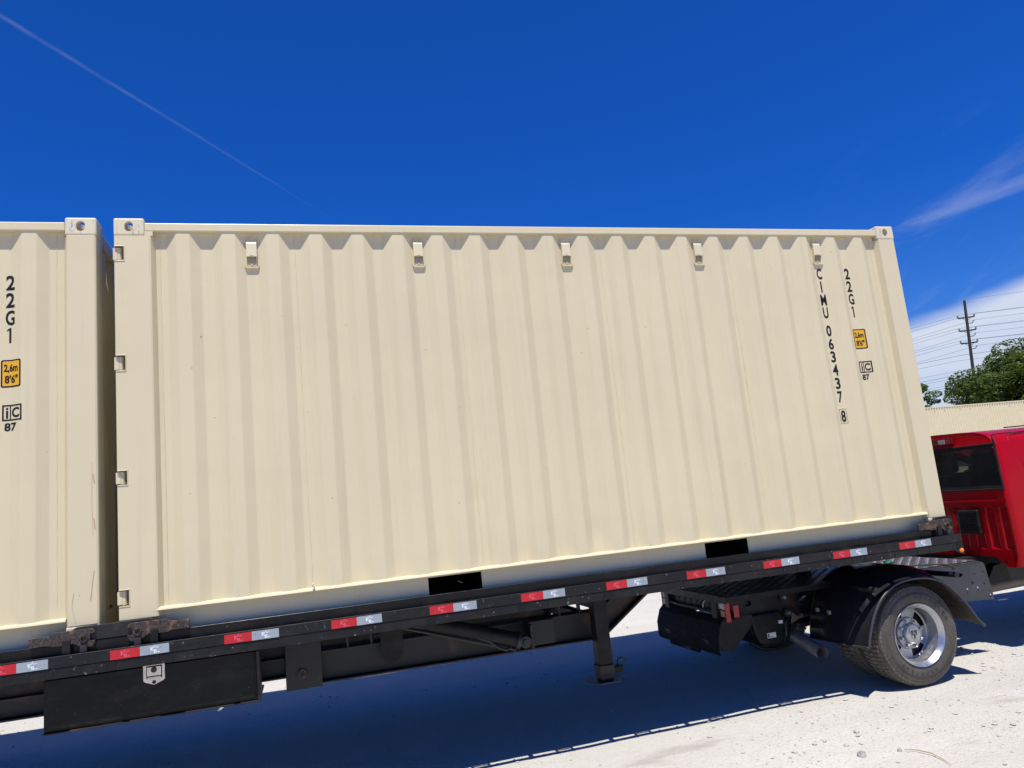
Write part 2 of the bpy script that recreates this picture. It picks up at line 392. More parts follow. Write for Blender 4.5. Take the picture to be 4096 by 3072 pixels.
def link(name, me, parent=None, smooth=False, bevel=0.0, seg=2, wn=False):
    o = bpy.data.objects.new(name, me); COL.objects.link(o)
    if smooth: me.polygons.foreach_set('use_smooth', [True] * len(me.polygons))
    if smooth == 'auto' and not wn:
        md = o.modifiers.new('split', 'EDGE_SPLIT'); md.split_angle = math.radians(35)
    if bevel:
        md = o.modifiers.new('bevel', 'BEVEL'); md.width = bevel; md.segments = seg; md.limit_method = 'ANGLE'; md.angle_limit = math.radians(40)
    if wn:
        md = o.modifiers.new('wn', 'WEIGHTED_NORMAL'); md.keep_sharp = False
    if parent is not None:
        o.parent = parent; o.matrix_parent_inverse = OFF.get(root_of(parent).name, Matrix.Identity(4))if parent.type == 'EMPTY' else Matrix.Identity(4)
    return o
OFF = {}
def root_of(o):
    while o.parent: o = o.parent
    return o
def thing(name, label, cat, loc=(0, 0, 0), group=None, local=False):
    o = bpy.data.objects.new(name, None); COL.objects.link(o); o.location = loc; o.empty_display_size = 0.2
    o['label'] = label; o['category'] = cat
    if group: o['group'] = group
    OFF[o.name] = Matrix.Identity(4) if local else Matrix.Translation(-Vector(loc))
    return o
def tag(o, label, cat, group=None):
    o['label'] = label; o['category'] = cat
    if group: o['group'] = group
    return o
def copy_tree(o, parent=None):
    c = o.copy(); COL.objects.link(c)
    if parent is not None:
        c.parent = parent; c.matrix_parent_inverse = o.matrix_parent_inverse.copy()
    for ch in list(o.children): copy_tree(ch, c)
    return c
def bake(o):                                      # evaluate the modifiers into a plain mesh
    dg = bpy.context.evaluated_depsgraph_get()
    me = bpy.data.meshes.new_from_object(o.evaluated_get(dg))
    return me
def cut(me_name, body, cutters, mats, bevel=0.0, seg=2):   # boolean difference, returns a mesh
    a = bpy.data.objects.new('tmp', body.mesh('tmp', mats)); COL.objects.link(a)
    if bevel:
        md = a.modifiers.new('b', 'BEVEL'); md.width = bevel; md.segments = seg; md.limit_method = 'ANGLE'
    b = bpy.data.objects.new('tmpc', cutters.mesh('tmpc', mats)); COL.objects.link(b)
    md = a.modifiers.new('x', 'BOOLEAN'); md.operation = 'DIFFERENCE'; md.solver = 'EXACT'; md.object = b; md.use_self = True
    bpy.context.view_layer.update()
    me = bake(a); me.name = me_name
    bpy.data.objects.remove(a); bpy.data.objects.remove(b)
    return me
_txt = {}
def text_bm(s, size, xs=1.0, bold=0.0, align='CENTER'):     # bmesh of flat text in the XZ plane, upright, facing -Y, centred
    cu = bpy.data.curves.new('t', 'FONT'); cu.body = s; cu.size = size; cu.offset = bold
    cu.align_x = align; cu.align_y = 'CENTER'; cu.resolution_u = 3
    o = bpy.data.objects.new('t', cu); COL.objects.link(o)
    bpy.context.view_layer.update()
    me = bpy.data.meshes.new_from_object(o.evaluated_get(bpy.context.evaluated_depsgraph_get()))
    bpy.data.objects.remove(o)
    bm = bmesh.new(); bm.from_mesh(me); bpy.data.meshes.remove(me)
    ys = [v.co.y for v in bm.verts] or [0]; c = (max(ys) + min(ys)) / 2
    xx = [v.co.x for v in bm.verts] or [0]; cx = (max(xx) + min(xx)) / 2 if align == 'CENTER' else 0
    for v in bm.verts: v.co = Vector(((v.co.x - cx) * xs, 0, v.co.y - c))
    return bm
def bm_into(mb, bm, f):
    bm.verts.index_update()
    mb.add([f(v.co) for v in bm.verts], [tuple(v.index for v in fc.verts) for fc in bm.faces])

# ==================================================================== GROUND
def gz(x, y):
    flat = 1.0
    n = noise.noise(Vector((x * 0.5, y * 0.5, 0.3))) * 0.012 + noise.noise(Vector((x * 1.9, y * 1.9, 2.1))) * 0.006
    n += noise.noise(Vector((x * 6, y * 6, 5.0))) * 0.003
    return n - 0.008
def axis_pts(lo, hi, step, far):
    a = list(np.arange(lo, hi + 1e-6, step)); s = step; p = a[-1]
    while p < far: s *= 1.35; p += s; a.append(p)
    s = step; p = a[0]
    while p > -far: s *= 1.35; p -= s; a.insert(0, p)
    return a
xs = axis_pts(-3.0, 11.0, 0.06, 3000); ys = axis_pts(-4.0, 9.0, 0.06, 3000)
g = MB(); g.grid([[(x, y, gz(x, y)) for x in xs] for y in ys])
g.f = [f[::-1] for f in g.f] if False else g.f
go = g.build('ground', 'ground', None, smooth=True); go['kind'] = 'structure'

# ==================================================================== SHIPPING CONTAINERS
B = 1.155                                          # height of the container floor line over the ground
CL, CW, CH = 6.058, 2.438, 2.591
PITCH, C0 = 0.278, 0.402
YC, YR = 0.012, 0.048                              # crest and recess depth of the corrugated sheet
def prof_pts(x0, x1, c0=C0, pitch=PITCH, yc=YC, yr=YR, first=None, last=None):
    pts = [(x0, yr)]
    k = math.ceil((x0 - c0) / pitch + 0.25)
    while True:
        c = c0 + k * pitch
        if c + 0.10 > x1 + 0.045: break
        pts += [(c - 0.103, yr), (c - 0.039, yc), (c + 0.039, yc), (c + 0.103, yr)]; k += 1
    pts.append((x1, yr)); return pts
def soften(pts, e=0.006):
    out = [pts[0]]
    for i in range(1, len(pts) - 1):
        p, a, b = Vector(pts[i]), Vector(pts[i - 1]), Vector(pts[i + 1])
        q0 = p + (a - p).normalized() * e; q1 = p + (b - p).normalized() * e
        out += [tuple(q0), tuple((q0 + q1) / 4 + p / 2), tuple(q1)]
    out.append(pts[-1]); return out
SIDE = prof_pts(0.224, 5.872)
def side_y(x):
    for (a, ya), (b, yb) in zip(SIDE, SIDE[1:]):
        if a <= x <= b: return ya + (yb - ya) * (x - a) / max(1e-9, b - a)
    return YR
DENTS = [(3.02, 0.30, 0.05, 0.010), (2.2, 0.62, 0.05, 0.006), (4.62, 1.02, 0.05, 0.006), (4.27, 1.2, 0.04, 0.005), (5.1, 0.9, 0.08, 0.005)]
def sheet(pts, z0, z1, y_of=lambda y: y, rows=28, dents=()):
    mb = MB(); P = []
    for i in range(rows + 1):
        z = z0 + (z1 - z0) * i / rows
        row = []
        for x, y in soften(pts):
            d = 0.0018 * noise.noise(Vector((x * 1.3, z * 1.1, 4.0)))
            for (dx, dzz, r, a) in dents:
                q = ((x - dx) ** 2 + (z - dzz) ** 2) / (r * r)
                if q < 6: d += a * math.exp(-q)
            row.append((x, y_of(y + d), z))
        P.append(row)
    return mb.grid(P)
def stadium(cx, cy, w, h, n=7):                    # upright slot outline
    r = w / 2; s = h / 2 - r; o = []
    for i in range(n + 1): a = PI * i / n; o.append((cx + r * math.cos(a), cy + s + r * math.sin(a)))
    for i in range(n + 1): a = PI + PI * i / n; o.append((cx + r * math.cos(a), cy - s + r * math.sin(a)))
    return o
# one corner casting (near, left, top): x 0..0.178, y 0..0.162, z -0.118..0
cb = MB().box(0, 0.178, 0, 0.162, -0.118, 0)
cc = MB()
cc.box(0.028, 0.150, 0.030, 0.134, -0.090, -0.028)
cc.prism(stadium(0.089, -0.057, 0.051, 0.066), -0.02, 0.06, 'y')
cc.prism(stadium(0.089, -0.057, 0.051, 0.066), 0.10, 0.20, 'y')
cc.prism(stadium(0.081, -0.057, 0.051, 0.066), -0.02, 0.06, 'x')
cc.prism(stadium(0.089, 0.081, 0.056, 0.110), -0.06, 0.02, 'z')
CAST = cut('corner_casting', cb, cc, 'cream_worn', 0.012, 3)
def casting(parent, cx, cy, cz, mx, my, mz, mat=None, memo={}):
    key = (mx, my, mz, mat)
    if key not in memo:
        me = CAST.copy(); me.transform(Matrix.Diagonal((mx, my, mz, 1)))
        if mx * my * mz < 0: me.flip_normals()
        if mat: me.materials.clear(); me.materials.append(M[mat])
        memo[key] = me
    o = link('corner_casting', memo[key], parent); o.location = (cx, cy, cz); return o

def on_side(mb, bm, cx, cz, off=0.0016):           # lay flat artwork on the folded sheet
    bmesh.ops.translate(bm, verts=bm.verts, vec=(cx, 0, cz))
    for bx, _ in SIDE[1:-1]:
        bmesh.ops.bisect_plane(bm, geom=bm.verts[:] + bm.edges[:] + bm.faces[:], plane_co=(bx, 0, 0), plane_no=(1, 0, 0))
    bm_into(mb, bm, lambda v: (v.x, side_y(v.x) - off, v.z)); bm.free()
def rect_bm(x0, x1, z0, z1, r=0.0):
    bm = bmesh.new(); pts = []
    if r:
        for cx, cz, a0 in ((x1 - r, z1 - r, 0), (x0 + r, z1 - r, 90), (x0 + r, z0 + r, 180), (x1 - r, z0 + r, 270)):
            for i in range(5): a = math.radians(a0 + 22.5 * i); pts.append((cx + r * math.cos(a), cz + r * math.sin(a)))
    else: pts = [(x1, z1), (x0, z1), (x0, z0), (x1, z0)]
    bm.faces.new([bm.verts.new((a, 0, b)) for a, b in pts]); return bm
def fit_text(s, h, wdt, bold=0.02):
    bm = text_bm(s, 1.0, 1.0, bold)
    zs = [v.co.z for v in bm.verts]; xs_ = [v.co.x for v in bm.verts]
    sz = h / (max(zs) - min(zs)); sx = wdt / (max(xs_) - min(xs_))
    for v in bm.verts: v.co = Vector((v.co.x * sx, 0, v.co.z * sz))
    return bm
def glyph(mb, ch, cx, cz, h, wdt, bold=0.026):
    if ch == '1':
        bm = bmesh.new(); a = 0.0058; t_ = h / 2
        bm.faces.new([bm.verts.new((x, 0, z)) for x, z in ((a, -t_), (a, t_), (-a * .2, t_), (-a * 3.0, t_ - 0.012), (-a * 3.0, t_ - 0.023), (-a, t_ - 0.014), (-a, -t_))])
        on_side(mb, bm, cx, cz); return
    on_side(mb, fit_text(ch, h, wdt, bold), cx, cz)
def size_markings(parent, dx=0.0):
    mb = MB()
    for ch, z, wd in (('2', 2.182, 0.050), ('2', 2.072, 0.050), ('G', 1.962, 0.052), ('1', 1.853, 0.030)): glyph(mb, ch, 5.545 + dx, z, 0.094, wd)
    mb.build('size_code_lettering', 'ink', parent)
    mb = MB(); on_side(mb, rect_bm(5.497 + dx, 5.611 + dx, 1.535, 1.703, 0.012), 0, 0, 0.0014)
    pl = mb.build('height_placard', 'ink', parent)
    mb = MB(); on_side(mb, rect_bm(5.506 + dx, 5.602 + dx, 1.544, 1.694, 0.007), 0, 0, 0.0022)
    mb.build('placard_face', 'yellow', pl)
    mb = MB()
    on_side(mb, fit_text('2,6m', 0.056, 0.080, 0.035), 5.553 + dx, 1.649, 0.003)
    on_side(mb, fit_text("8'6\"", 0.050, 0.076, 0.035), 5.556 + dx, 1.584, 0.003)
    mb.build('placard_lettering', 'ink', pl)
    mb = MB()
    x0, x1, z0, z1 = 5.506 + dx, 5.618 + dx, 1.334, 1.430; t = 0.009
    for r in ((x0, x1, z1 - t, z1), (x0, x1, z0, z0 + t), (x0, x0 + t, z0 + t, z1 - t), (x1 - t, x1, z0 + t, z1 - t), (x0 + 0.040, x0 + 0.047, z0 + t, z1 - t)):
        on_side(mb, rect_bm(*r), 0, 0)
    on_side(mb, fit_text('i', 0.066, 0.013, 0.02), 5.532 + dx, 1.381); on_side(mb, fit_text('C', 0.062, 0.046, 0.035), 5.581 + dx, 1.382)
    on_side(mb, fit_text('87', 0.050, 0.070, 0.035), 5.553 + dx, 1.297)
    mb.build('approval_mark', 'ink', parent)

def vent(parent, x):
    y = YR
    mb = MB().box(x - 0.033, x + 0.033, y - 0.006, y + 0.004, 2.276, 2.482)
    base = mb.build('vent', 'vent_plate', parent, bevel=0.002)
    hood = MB()
    pr = [(y - 0.004, 2.446), (y - 0.022, 2.440), (y - 0.027, 2.430), (y - 0.027, 2.340), (y - 0.024, 2.337), (y - 0.024, 2.427), (y - 0.004, 2.432)]
    hood.prism(pr, x - 0.0315, x + 0.0315, 'x')
    for s in (-1, 1): hood.prism([(y - 0.004, 2.446), (y - 0.022, 2.440), (y - 0.027, 2.430), (y - 0.027, 2.340), (y - 0.010, 2.29), (y - 0.004, 2.29)], x + s * 0.0315 - 0.0015, x + s * 0.0315 + 0.0015, 'x')
    hood.build('cover', 'vent_white', base, bevel=0.003)
    MB().box(x - 0.012, x + 0.012, y - 0.0295, y - 0.0265, 2.346, 2.352).build('cover_clip', 'vent_white', base)
    gr = MB()
    for i in range(8):
        for j in range(7):
            cx, cz = x - 0.0235 + i * 0.0067, 2.3005 + j * 0.0066
            gr.box(cx - 0.0013, cx + 0.0013, y - 0.0075, y - 0.0055, cz - 0.0015, cz + 0.0015)
    go_ = gr.build('grille_holes', 'hole', base); go_['kind'] = 'stuff'
    for bx, bz in ((x - 0.02, 2.462), (x + 0.02, 2.462), (x, 2.288)):
        MB().tube([(bx, y - 0.004, bz), (bx, y - 0.012, bz)], 0.006, 8).build('bolt', 'vent_plate', base, smooth='auto')
    lip = MB().prism([(x - 0.046, 2.284), (x - 0.033, 2.270), (x + 0.033, 2.270), (x + 0.046, 2.284), (x + 0.046, 2.279), (x + 0.036, 2.262), (x - 0.036, 2.262), (x - 0.046, 2.279)], y - 0.016, y, 'y')
    lip.build('drip_lip', 'cream', base)

def make_container(label, loc, group, serial=None, mark_dx=None, blue=False):
    t = thing('shipping_container', label, 'container', loc, group, local=True)
    # castings
    for mx, cx in ((1, 0.0), (-1, CL)):
        for my, cy in ((1, 0.0), (-1, CW)):
            for mz, cz in ((1, CH), (-1, 0.0)):
                mt = 'cream_blue' if (blue and mx < 0 and my > 0 and mz > 0) else None
                casting(t, cx, cy, cz, mx, my, mz, mt)
    # side sheets
    sheet(SIDE, 0.160, 2.507, rows=34, dents=DENTS if serial else ()).build('side_panel', 'cream', t, smooth=True, wn=True)
    sheet(SIDE, 0.160, 2.507, lambda y: CW - y, 2).build('side_panel', 'cream', t, smooth=True, wn=True)
    # rails
    for s in (0, 1):
        Y = (lambda y: y) if s == 0 else (lambda y: CW - y)
        a, b = sorted((Y(0.005), Y(0.062)))
        MB().box(0.178, CL - 0.178, a, b, 2.504, 2.560).build('top_rail', 'cream', t, bevel=0.006)
        # bottom rail: recessed web with a proud top flange, fork pockets through the near and far side
        br = MB()
        def seg(x0, x1, z0, z1): a, b = sorted((Y(0.052), Y(0.060))); br.box(x0, x1, a, b, z0, z1)
        seg(0.178, 1.824, 0.014, 0.148); seg(2.184, 3.874, 0.014, 0.148); seg(4.234, 5.880, 0.014, 0.148)
        seg(1.824, 2.184, 0.136, 0.148); seg(3.874, 4.234, 0.136, 0.148)
        pr = [(Y(0.000), 0.150), (Y(0.003), 0.159), (Y(0.016), 0.168), (Y(0.060), 0.168), (Y(0.060), 0.1485), (Y(0.000), 0.1485)]
        br.prism(pr, 0.178, 5.880, 'x')
        br.box(0.178, 5.880, min(Y(0.0522), Y(0.11)), max(Y(0.0522), Y(0.11)), 0.006, 0.0138)
        br.build('bottom_rail', 'cream', t, bevel=0.0015, seg=1)
        for x0 in (1.824, 3.874):
            pk = MB(); a, b = sorted((Y(0.0605), Y(0.9)))
            pk.box(x0 - 0.004, x0, a, b, 0.012, 0.146); pk.box(x0 + 0.36, x0 + 0.364, a, b, 0.012, 0.146); pk.box(x0, x0 + 0.36, a, b, 0.140, 0.146); pk.box(x0, x0 + 0.36, a, b, 0.006, 0.0115)
            pk.box(x0, x0 + 0.36, sorted((Y(0.89), Y(0.9)))[0], sorted((Y(0.89), Y(0.9)))[1], 0.0060, 0.1462)
            pk.build('fork_pocket', 'hole', t)  # cream pocket lined black: the shade of its depth is put into the colour
    # corner posts; the door-end posts carry the hinge notches
    hz = [(0.197, 0.286), (0.901, 0.984), (1.600, 1.694), (2.308, 2.400)]
    for s in (0, 1):
        Y = (lambda y: y) if s == 0 else (lambda y: CW - y)
        pb = MB(); a, b = sorted((Y(0.001), Y(0.15)))
        pb.prism([(0.003, Y(0.15)), (0.003, Y(0.004)), (0.006, Y(0.001)), (0.204, Y(0.001)), (0.214, Y(0.005)), (0.238, Y(0.050)), (0.238, Y(0.056)), (0.16, Y(0.056)), (0.16, Y(0.15))], 0.1182, 2.4728, 'z')
        ct = MB()
        for z0, z1 in hz: a, b = sorted((Y(-0.02), Y(0.085))); ct.box(-0.02, 0.058, a, b, z0, z1)
        pm = cut('corner_post', pb, ct, 'cream_worn' if False else 'cream')
        po = link('corner_post', pm, t)
        a, b = sorted((Y(0.004), Y(0.05))); MB().box(0.1785, 0.2265, a, b, 2.473, 2.5035).build('post_cap', 'cream', po)
        for z0, z1 in hz:
            a, b = sorted((Y(0.012), Y(0.045)))
            hb = MB().box(-0.006, 0.020, a, b, z0 + 0.008, z1 - 0.006); hb.tube([(0.026, Y(0.03), z0 + 0.004), (0.026, Y(0.03), z1 - 0.004)], 0.016, 14)
            hb.tube([(0.046, Y(0.03), z0 + 0.012), (0.046, Y(0.03), z0 + 0.014)], 0.008, 10)
            hb.build('hinge', 'cream', po, smooth='auto')
            lp = MB(); a, b = sorted((Y(-0.0025), Y(0.02)))
            lp.box(0.004, 0.064, a, b, z1, z1 + 0.006); lp.box(0.004, 0.064, a, b, z0 - 0.006, z0); lp.box(0.0585, 0.0635, a, b, z0, z1)
            lp.build('hinge_weld', 'cream', po, bevel=0.002)
        pf = MB().prism([(CL - 0.003, Y(0.15)), (CL - 0.003, Y(0.016)), (CL - 0.006, Y(0.007)), (CL - 0.016, Y(0.001)), (CL - 0.160, Y(0.001)), (CL - 0.168, Y(0.004)), (CL - 0.192, Y(0.050)), (CL - 0.192, Y(0.056)), (CL - 0.15, Y(0.056)), (CL - 0.15, Y(0.15))], 0.1182, 2.4728, 'z')
        pf.build('corner_post', 'cream', t, bevel=0.002)
    # roof, floor, front wall, doors
    rf = MB(); pts = prof_pts(0.18, CL - 0.18, 0.40, 0.209, 2.572, 2.552)
    rf.grid([[(x, y, z) for x, z in pts] for y in (0.05, CW - 0.05)]); rf.build('roof', 'cream', t)
    MB().box(0.05, CL - 0.05, 0.065, CW - 0.065, 0.150, 0.178).build('floor', 'dark_steel', t)
    fw = MB(); pts = prof_pts(0.15, CW - 0.15, 0.32, 0.25, 0.030, 0.075)
    fw.grid([[(CL - d, y, z) for y, d in pts] for z in (0.12, 2.50)]); fw.build('front_wall', 'cream', t)
    for z0, z1 in ((2.475, 2.56), (0.02, 0.16)):
        MB().box(CL - 0.065, CL - 0.012, 0.163, CW - 0.163, z0, z1).build('end_beam', 'cream', t, bevel=0.004)
        MB().box(0.012, 0.065, 0.163, CW - 0.163, z0, z1).build('end_beam', 'cream', t, bevel=0.004)
    for y0, y1 in ((0.162, 1.214), (1.224, CW - 0.162)):
        d = MB().box(0.022, 0.060, y0, y1, 0.165, 2.470)
        for zz in (0.35, 0.95, 1.55): d.box(0.012, 0.0225, y0 + 0.1, y1 - 0.1, zz, zz + 0.45)
        do = d.build('door', 'cream', t, bevel=0.004)
        for yy in (y0 + 0.3, y1 - 0.25): MB().tube([(-0.012, yy, 0.13), (-0.012, yy, 2.5)], 0.016, 10).build('lock_rod', 'zinc', do, smooth='auto')
    # seams down the near sheet
    sm = MB()
    for x in (0.262, 1.096, 2.206, 3.320, 4.430, 5.825):
        P = []
        yb = side_y(x)
        for i in range(60):
            z = 0.17 + i * 2.33 / 59; P.append((x + 0.0008 * math.sin(i * 2.3), yb - 0.0005 + 0.0008 * math.sin(i * 1.7), z))
        sm.tube(P, 0.0022, 5)
    sm.build('weld_seams', 'cream', t)['kind'] = 'stuff'
    for k in range(5): vent(t, 0.819 + 1.112 * k)
    if serial:
        mb = MB()
        for ch, z, wd in (('C', 2.184, 0.050), ('I', 2.072, 0.013), ('M', 1.960, 0.056), ('U', 1.851, 0.050)): glyph(mb, ch, 5.268, z, 0.094, wd)
        mb.build('owner_code_lettering', 'ink', t)
        mb = MB()
        for ch, z, wd in (('0', 1.698, 0.048), ('6', 1.588, 0.048), ('3', 1.480, 0.048), ('4', 1.371, 0.052), ('3', 1.260, 0.048), ('7', 1.148, 0.046)):
            glyph(mb, ch, 5.268, z, 0.094, wd)
        mb.build('serial_lettering', 'ink', t)
        mb = MB(); glyph(mb, '8', 5.270, 0.991, 0.094, 0.044)
        x0, x1, z0, z1 = 5.238, 5.304, 0.933, 1.049; tt = 0.0022
        for r in ((x0, x1, z1 - tt, z1), (x0, x1, z0, z0 + tt), (x0, x0 + tt, z0 + tt, z1 - tt), (x1 - tt, x1, z0 + tt, z1 - tt)): on_side(mb, rect_bm(*r), 0, 0)
        mb.build('check_digit', 'ink', t)
    size_markings(t, mark_dx or 0.0)
    return t
main_box = make_container('cream shipping container lettered CIMU, standing whole in the middle of the trailer', (0, 0, B), 'containers riding on the trailer', serial=True)
left_box = make_container('cream shipping container cut off by the left picture edge, its corner scuffed blue', (-0.095 - CL, 0, B), 'containers riding on the trailer', mark_dx=0.033, blue=True)
# scratches on the left container's post
scr = MB()
def scratch(pts, r=0.0009): scr.tube([(x, -0.0002, z) for x, z in pts], r, 4)
scratch([(CL - 0.035, 1.05), (CL - 0.038, 0.80), (CL - 0.033, 0.62)]); scratch([(CL - 0.030, 0.98), (CL - 0.024, 0.93)], 0.003); scratch([(CL - 0.028, 0.72), (CL - 0.022, 0.66)], 0.003)
scratch([(CL - 0.028, 0.42), (CL - 0.04, 0.33), (CL - 0.048, 0.25)], 0.002)
scr.build('scratches', 'scratch_red', left_box)
s2 = MB(); s2.tube([(CL - 0.135, -0.0002, 0.30), (CL - 0.145, -0.0002, 0.24), (CL - 0.138, -0.0002, 0.19), (CL - 0.125, -0.0002, 0.14)], 0.0018, 4)
s2.build('scuff', 'vent_plate', left_box)

# the weld hook left on the bottom rail of the main container
wh = MB(); wh.tube([(1.105, -0.002, 0.166), (1.094, -0.006, 0.178), (1.093, -0.008, 0.190), (1.104, -0.008, 0.198)], 0.004, 6)
wh.build('weld_curl', 'vent_white', main_box, smooth=True)

# far stacks of forty-foot containers behind the truck
FL, FH = 12.19, 2.896
FX1, FY = 57.1, 40.4
def far_box(label, x0, z0, sticker=False):
    t = thing('shipping_container', label, 'container', (x0, FY, z0), 'containers stacked across the yard', local=True)
    pts = [(0.2, 0.06)]; k = 0
    while 0.30 + k * 0.25 < FL - 0.3:
        c = 0.36 + k * 0.25; pts += [(c - 0.09, 0.06), (c - 0.04, 0.010), (c + 0.04, 0.010), (c + 0.09, 0.06)]; k += 1
    pts.append((FL - 0.2, 0.06))
    mb = MB(); mb.grid([[(x, y, z) for x, y in pts] for z in (0.15, FH - 0.10)]); mb.build('side_panel', 'cream_far', t)
    bd = MB(); bd.box(0.02, FL - 0.02, 0.10, 2.42, 0.02, FH - 0.03); bd.build('body_shell', 'cream_far', t)
    MB().box(0, FL, -0.002, 0.12, FH - 0.10, FH - 0.02).build('top_rail', 'cream_far', t)
    MB().box(0, FL, -0.002, 0.12, 0.0, 0.15).build('bottom_rail', 'cream_far', t)
    for x in (0, FL - 0.2): MB().box(x, x + 0.2, -0.004, 0.15, 0.0, FH).build('corner_post', 'cream_far', t)
    for k in (2, 10, 14, 20, 24, 32, 40):
        if 0.485 + k * 0.25 < FL - 0.4: MB().box(0.455 + k * 0.25, 0.515 + k * 0.25, 0.02, 0.062, FH - 0.34, FH - 0.18).build('vent', 'vent_plate', t)
    if sticker:
        MB().box(0.32, 0.50, -0.012, 0.012, 2.05, 2.32).build('height_placard', 'yellow', t)
        MB().box(0.02, 0.2, -0.010, 0.0, FH - 0.13, FH - 0.05).build('stripe_sticker', 'amber', t)
        MB().box(-0.05, 0.0, 0.0, 0.1, 1.6, FH - 0.15).build('post_gap', 'hole', t)
far_box('long cream container on top of the far stack, directly above the red cab roof', FX1 - FL, FH)
far_box('long cream container at the bottom of the far stack, hidden behind the red cab', FX1 - FL, 0.0)
far_box('cream container on the far stack at the right picture edge with orange placards', FX1 + 0.12, FH, True)
far_box('cream container under the one with orange placards at the right picture edge', FX1 + 0.12, 0.0)

# ==================================================================== TRAILER
tr = thing('container_trailer', 'black flatbed trailer with red and white tape carrying the two cream containers', 'trailer', (0, 1.22, 0))
TX0, TX1 = -6.9, 6.066
for s in (0, 1):
    Y = (lambda y: y) if s == 0 else (lambda y: CW - y)
    a, b = sorted((Y(-0.030), Y(-0.006)))
    sr = MB().box(TX0, TX1, a, b, B - 0.10, B + 0.034)
    a, b = sorted((Y(-0.0055), Y(0.11))); sr.box(TX0, TX1, a, b, B - 0.10, B - 0.004)
    sr.build('side_rail', 'rail_gloss', tr, smooth=True, bevel=0.006, seg=4, wn=True)
    a, b = sorted((Y(-0.101), Y(-0.091)))
    rr = MB().box(TX0, TX1 - 0.006, a, b, B - 0.084, B - 0.021)
    a, b = sorted((Y(-0.097), Y(-0.087))); rr.box(TX0, TX1 - 0.10, a, b, B - 0.140, B - 0.0845)
    rr.prism([(TX1 - 0.0995, B - 0.0845), (TX1 - 0.004, B - 0.0845), (TX1 + 0.004, B - 0.178), (TX1 - 0.03, B - 0.176), (TX1 - 0.0995, B - 0.140)], a, b, 'y')
    ro = rr.build('rub_rail', 'rub', tr, smooth=True, bevel=0.003, seg=3, wn=True)
    for k in range(-11, 11):
        x = 0.17 + 0.605 * k
        if x > 5.95: break
        a, b = sorted((Y(-0.0865), Y(-0.031)))
        st = MB(); st.box(x, x + 0.012, a, b, B - 0.140, B - 0.03); st.box(x + 0.115, x + 0.127, a, b, B - 0.140, B - 0.03)
        a, b = sorted((Y(-0.0995), Y(-0.0973))); st.box(x - 0.004, x + 0.012, a, b, B - 0.139, B - 0.092); st.box(x + 0.113, x + 0.129, a, b, B - 0.139, B - 0.092)
        a, b = sorted((Y(-0.0365), Y(-0.0306))); st.box(x + 0.0121, x + 0.1149, a, b, B - 0.139, B - 0.101)
        st.build('stake_pocket', 'rub', tr)
        a, b = sorted((Y(-0.090), Y(-0.031)))
        sp = MB().tube([(x + 0.42, a, B - 0.06), (x + 0.42, b, B - 0.06)], 0.018, 8)
        a, b = sorted((Y(-0.0995), Y(-0.0973))); sp.box(x + 0.39, x + 0.445, a, b, B - 0.139, B - 0.088)
        sp.build('rail_spool', 'chassis', tr)
if True:   # reflective tape
    ti = MB(); tj = MB()
    for mb, x0 in ((ti, 0.076), (tj, 0.229)):
        for s_, h, wd, dx, dz_ in (('K', 0.024, 0.018, -0.012, 0.004), ('err', 0.0085, 0.020, 0.014, 0.011), ('B', 0.020, 0.015, 0.004, -0.010), ('ilt', 0.0085, 0.014, 0.021, -0.015)):
            bm = fit_text(s_, h, wd, 0.01); bm_into(mb, bm, lambda v: (v.x + x0 + dx, -0.1042, v.z + dz_)); bm.free()
        mb.add([(x0 - 0.010, -0.1042, 0.006), (x0 + 0.004, -0.1042, 0.024), (x0 + 0.007, -0.1042, 0.024), (x0 - 0.006, -0.1042, 0.006)], [(0, 1, 2, 3)])
    mred = MB().box(0, 0.1524, -0.1034, -0.1012, -0.0255, 0.0255).mesh('red_band', 'tape_red')
    mwht = MB().box(0.1526, 0.305, -0.1034, -0.1012, -0.0255, 0.0255).mesh('white_band', 'tape_white')
    mti = ti.mesh('red_lettering', 'tape_red_ink'); mtj = tj.mesh('white_lettering', 'tape_white_ink')
    tx = [-0.635, -0.022, 0.580, 1.190, 1.795, 2.400, 3.005, 3.615, 4.236, 4.841, 5.448] + [-0.635 - 0.61 * k for k in range(1, 10)]
    tz = {1.795: 0.006, 2.400: 0.008, 3.005: 0.007, 3.615: 0.003}
    for x in tx:
        o = link('reflective_tape', mred, tr); o.location = (x, 0, B - 0.0555 + tz.get(x, 0) * 0.5); o.rotation_euler = (0, random.uniform(-.008, .008), 0)
        for nm, me in (('white_band', mwht), ('red_lettering', mti), ('white_lettering', mtj)): link(nm, me, o)
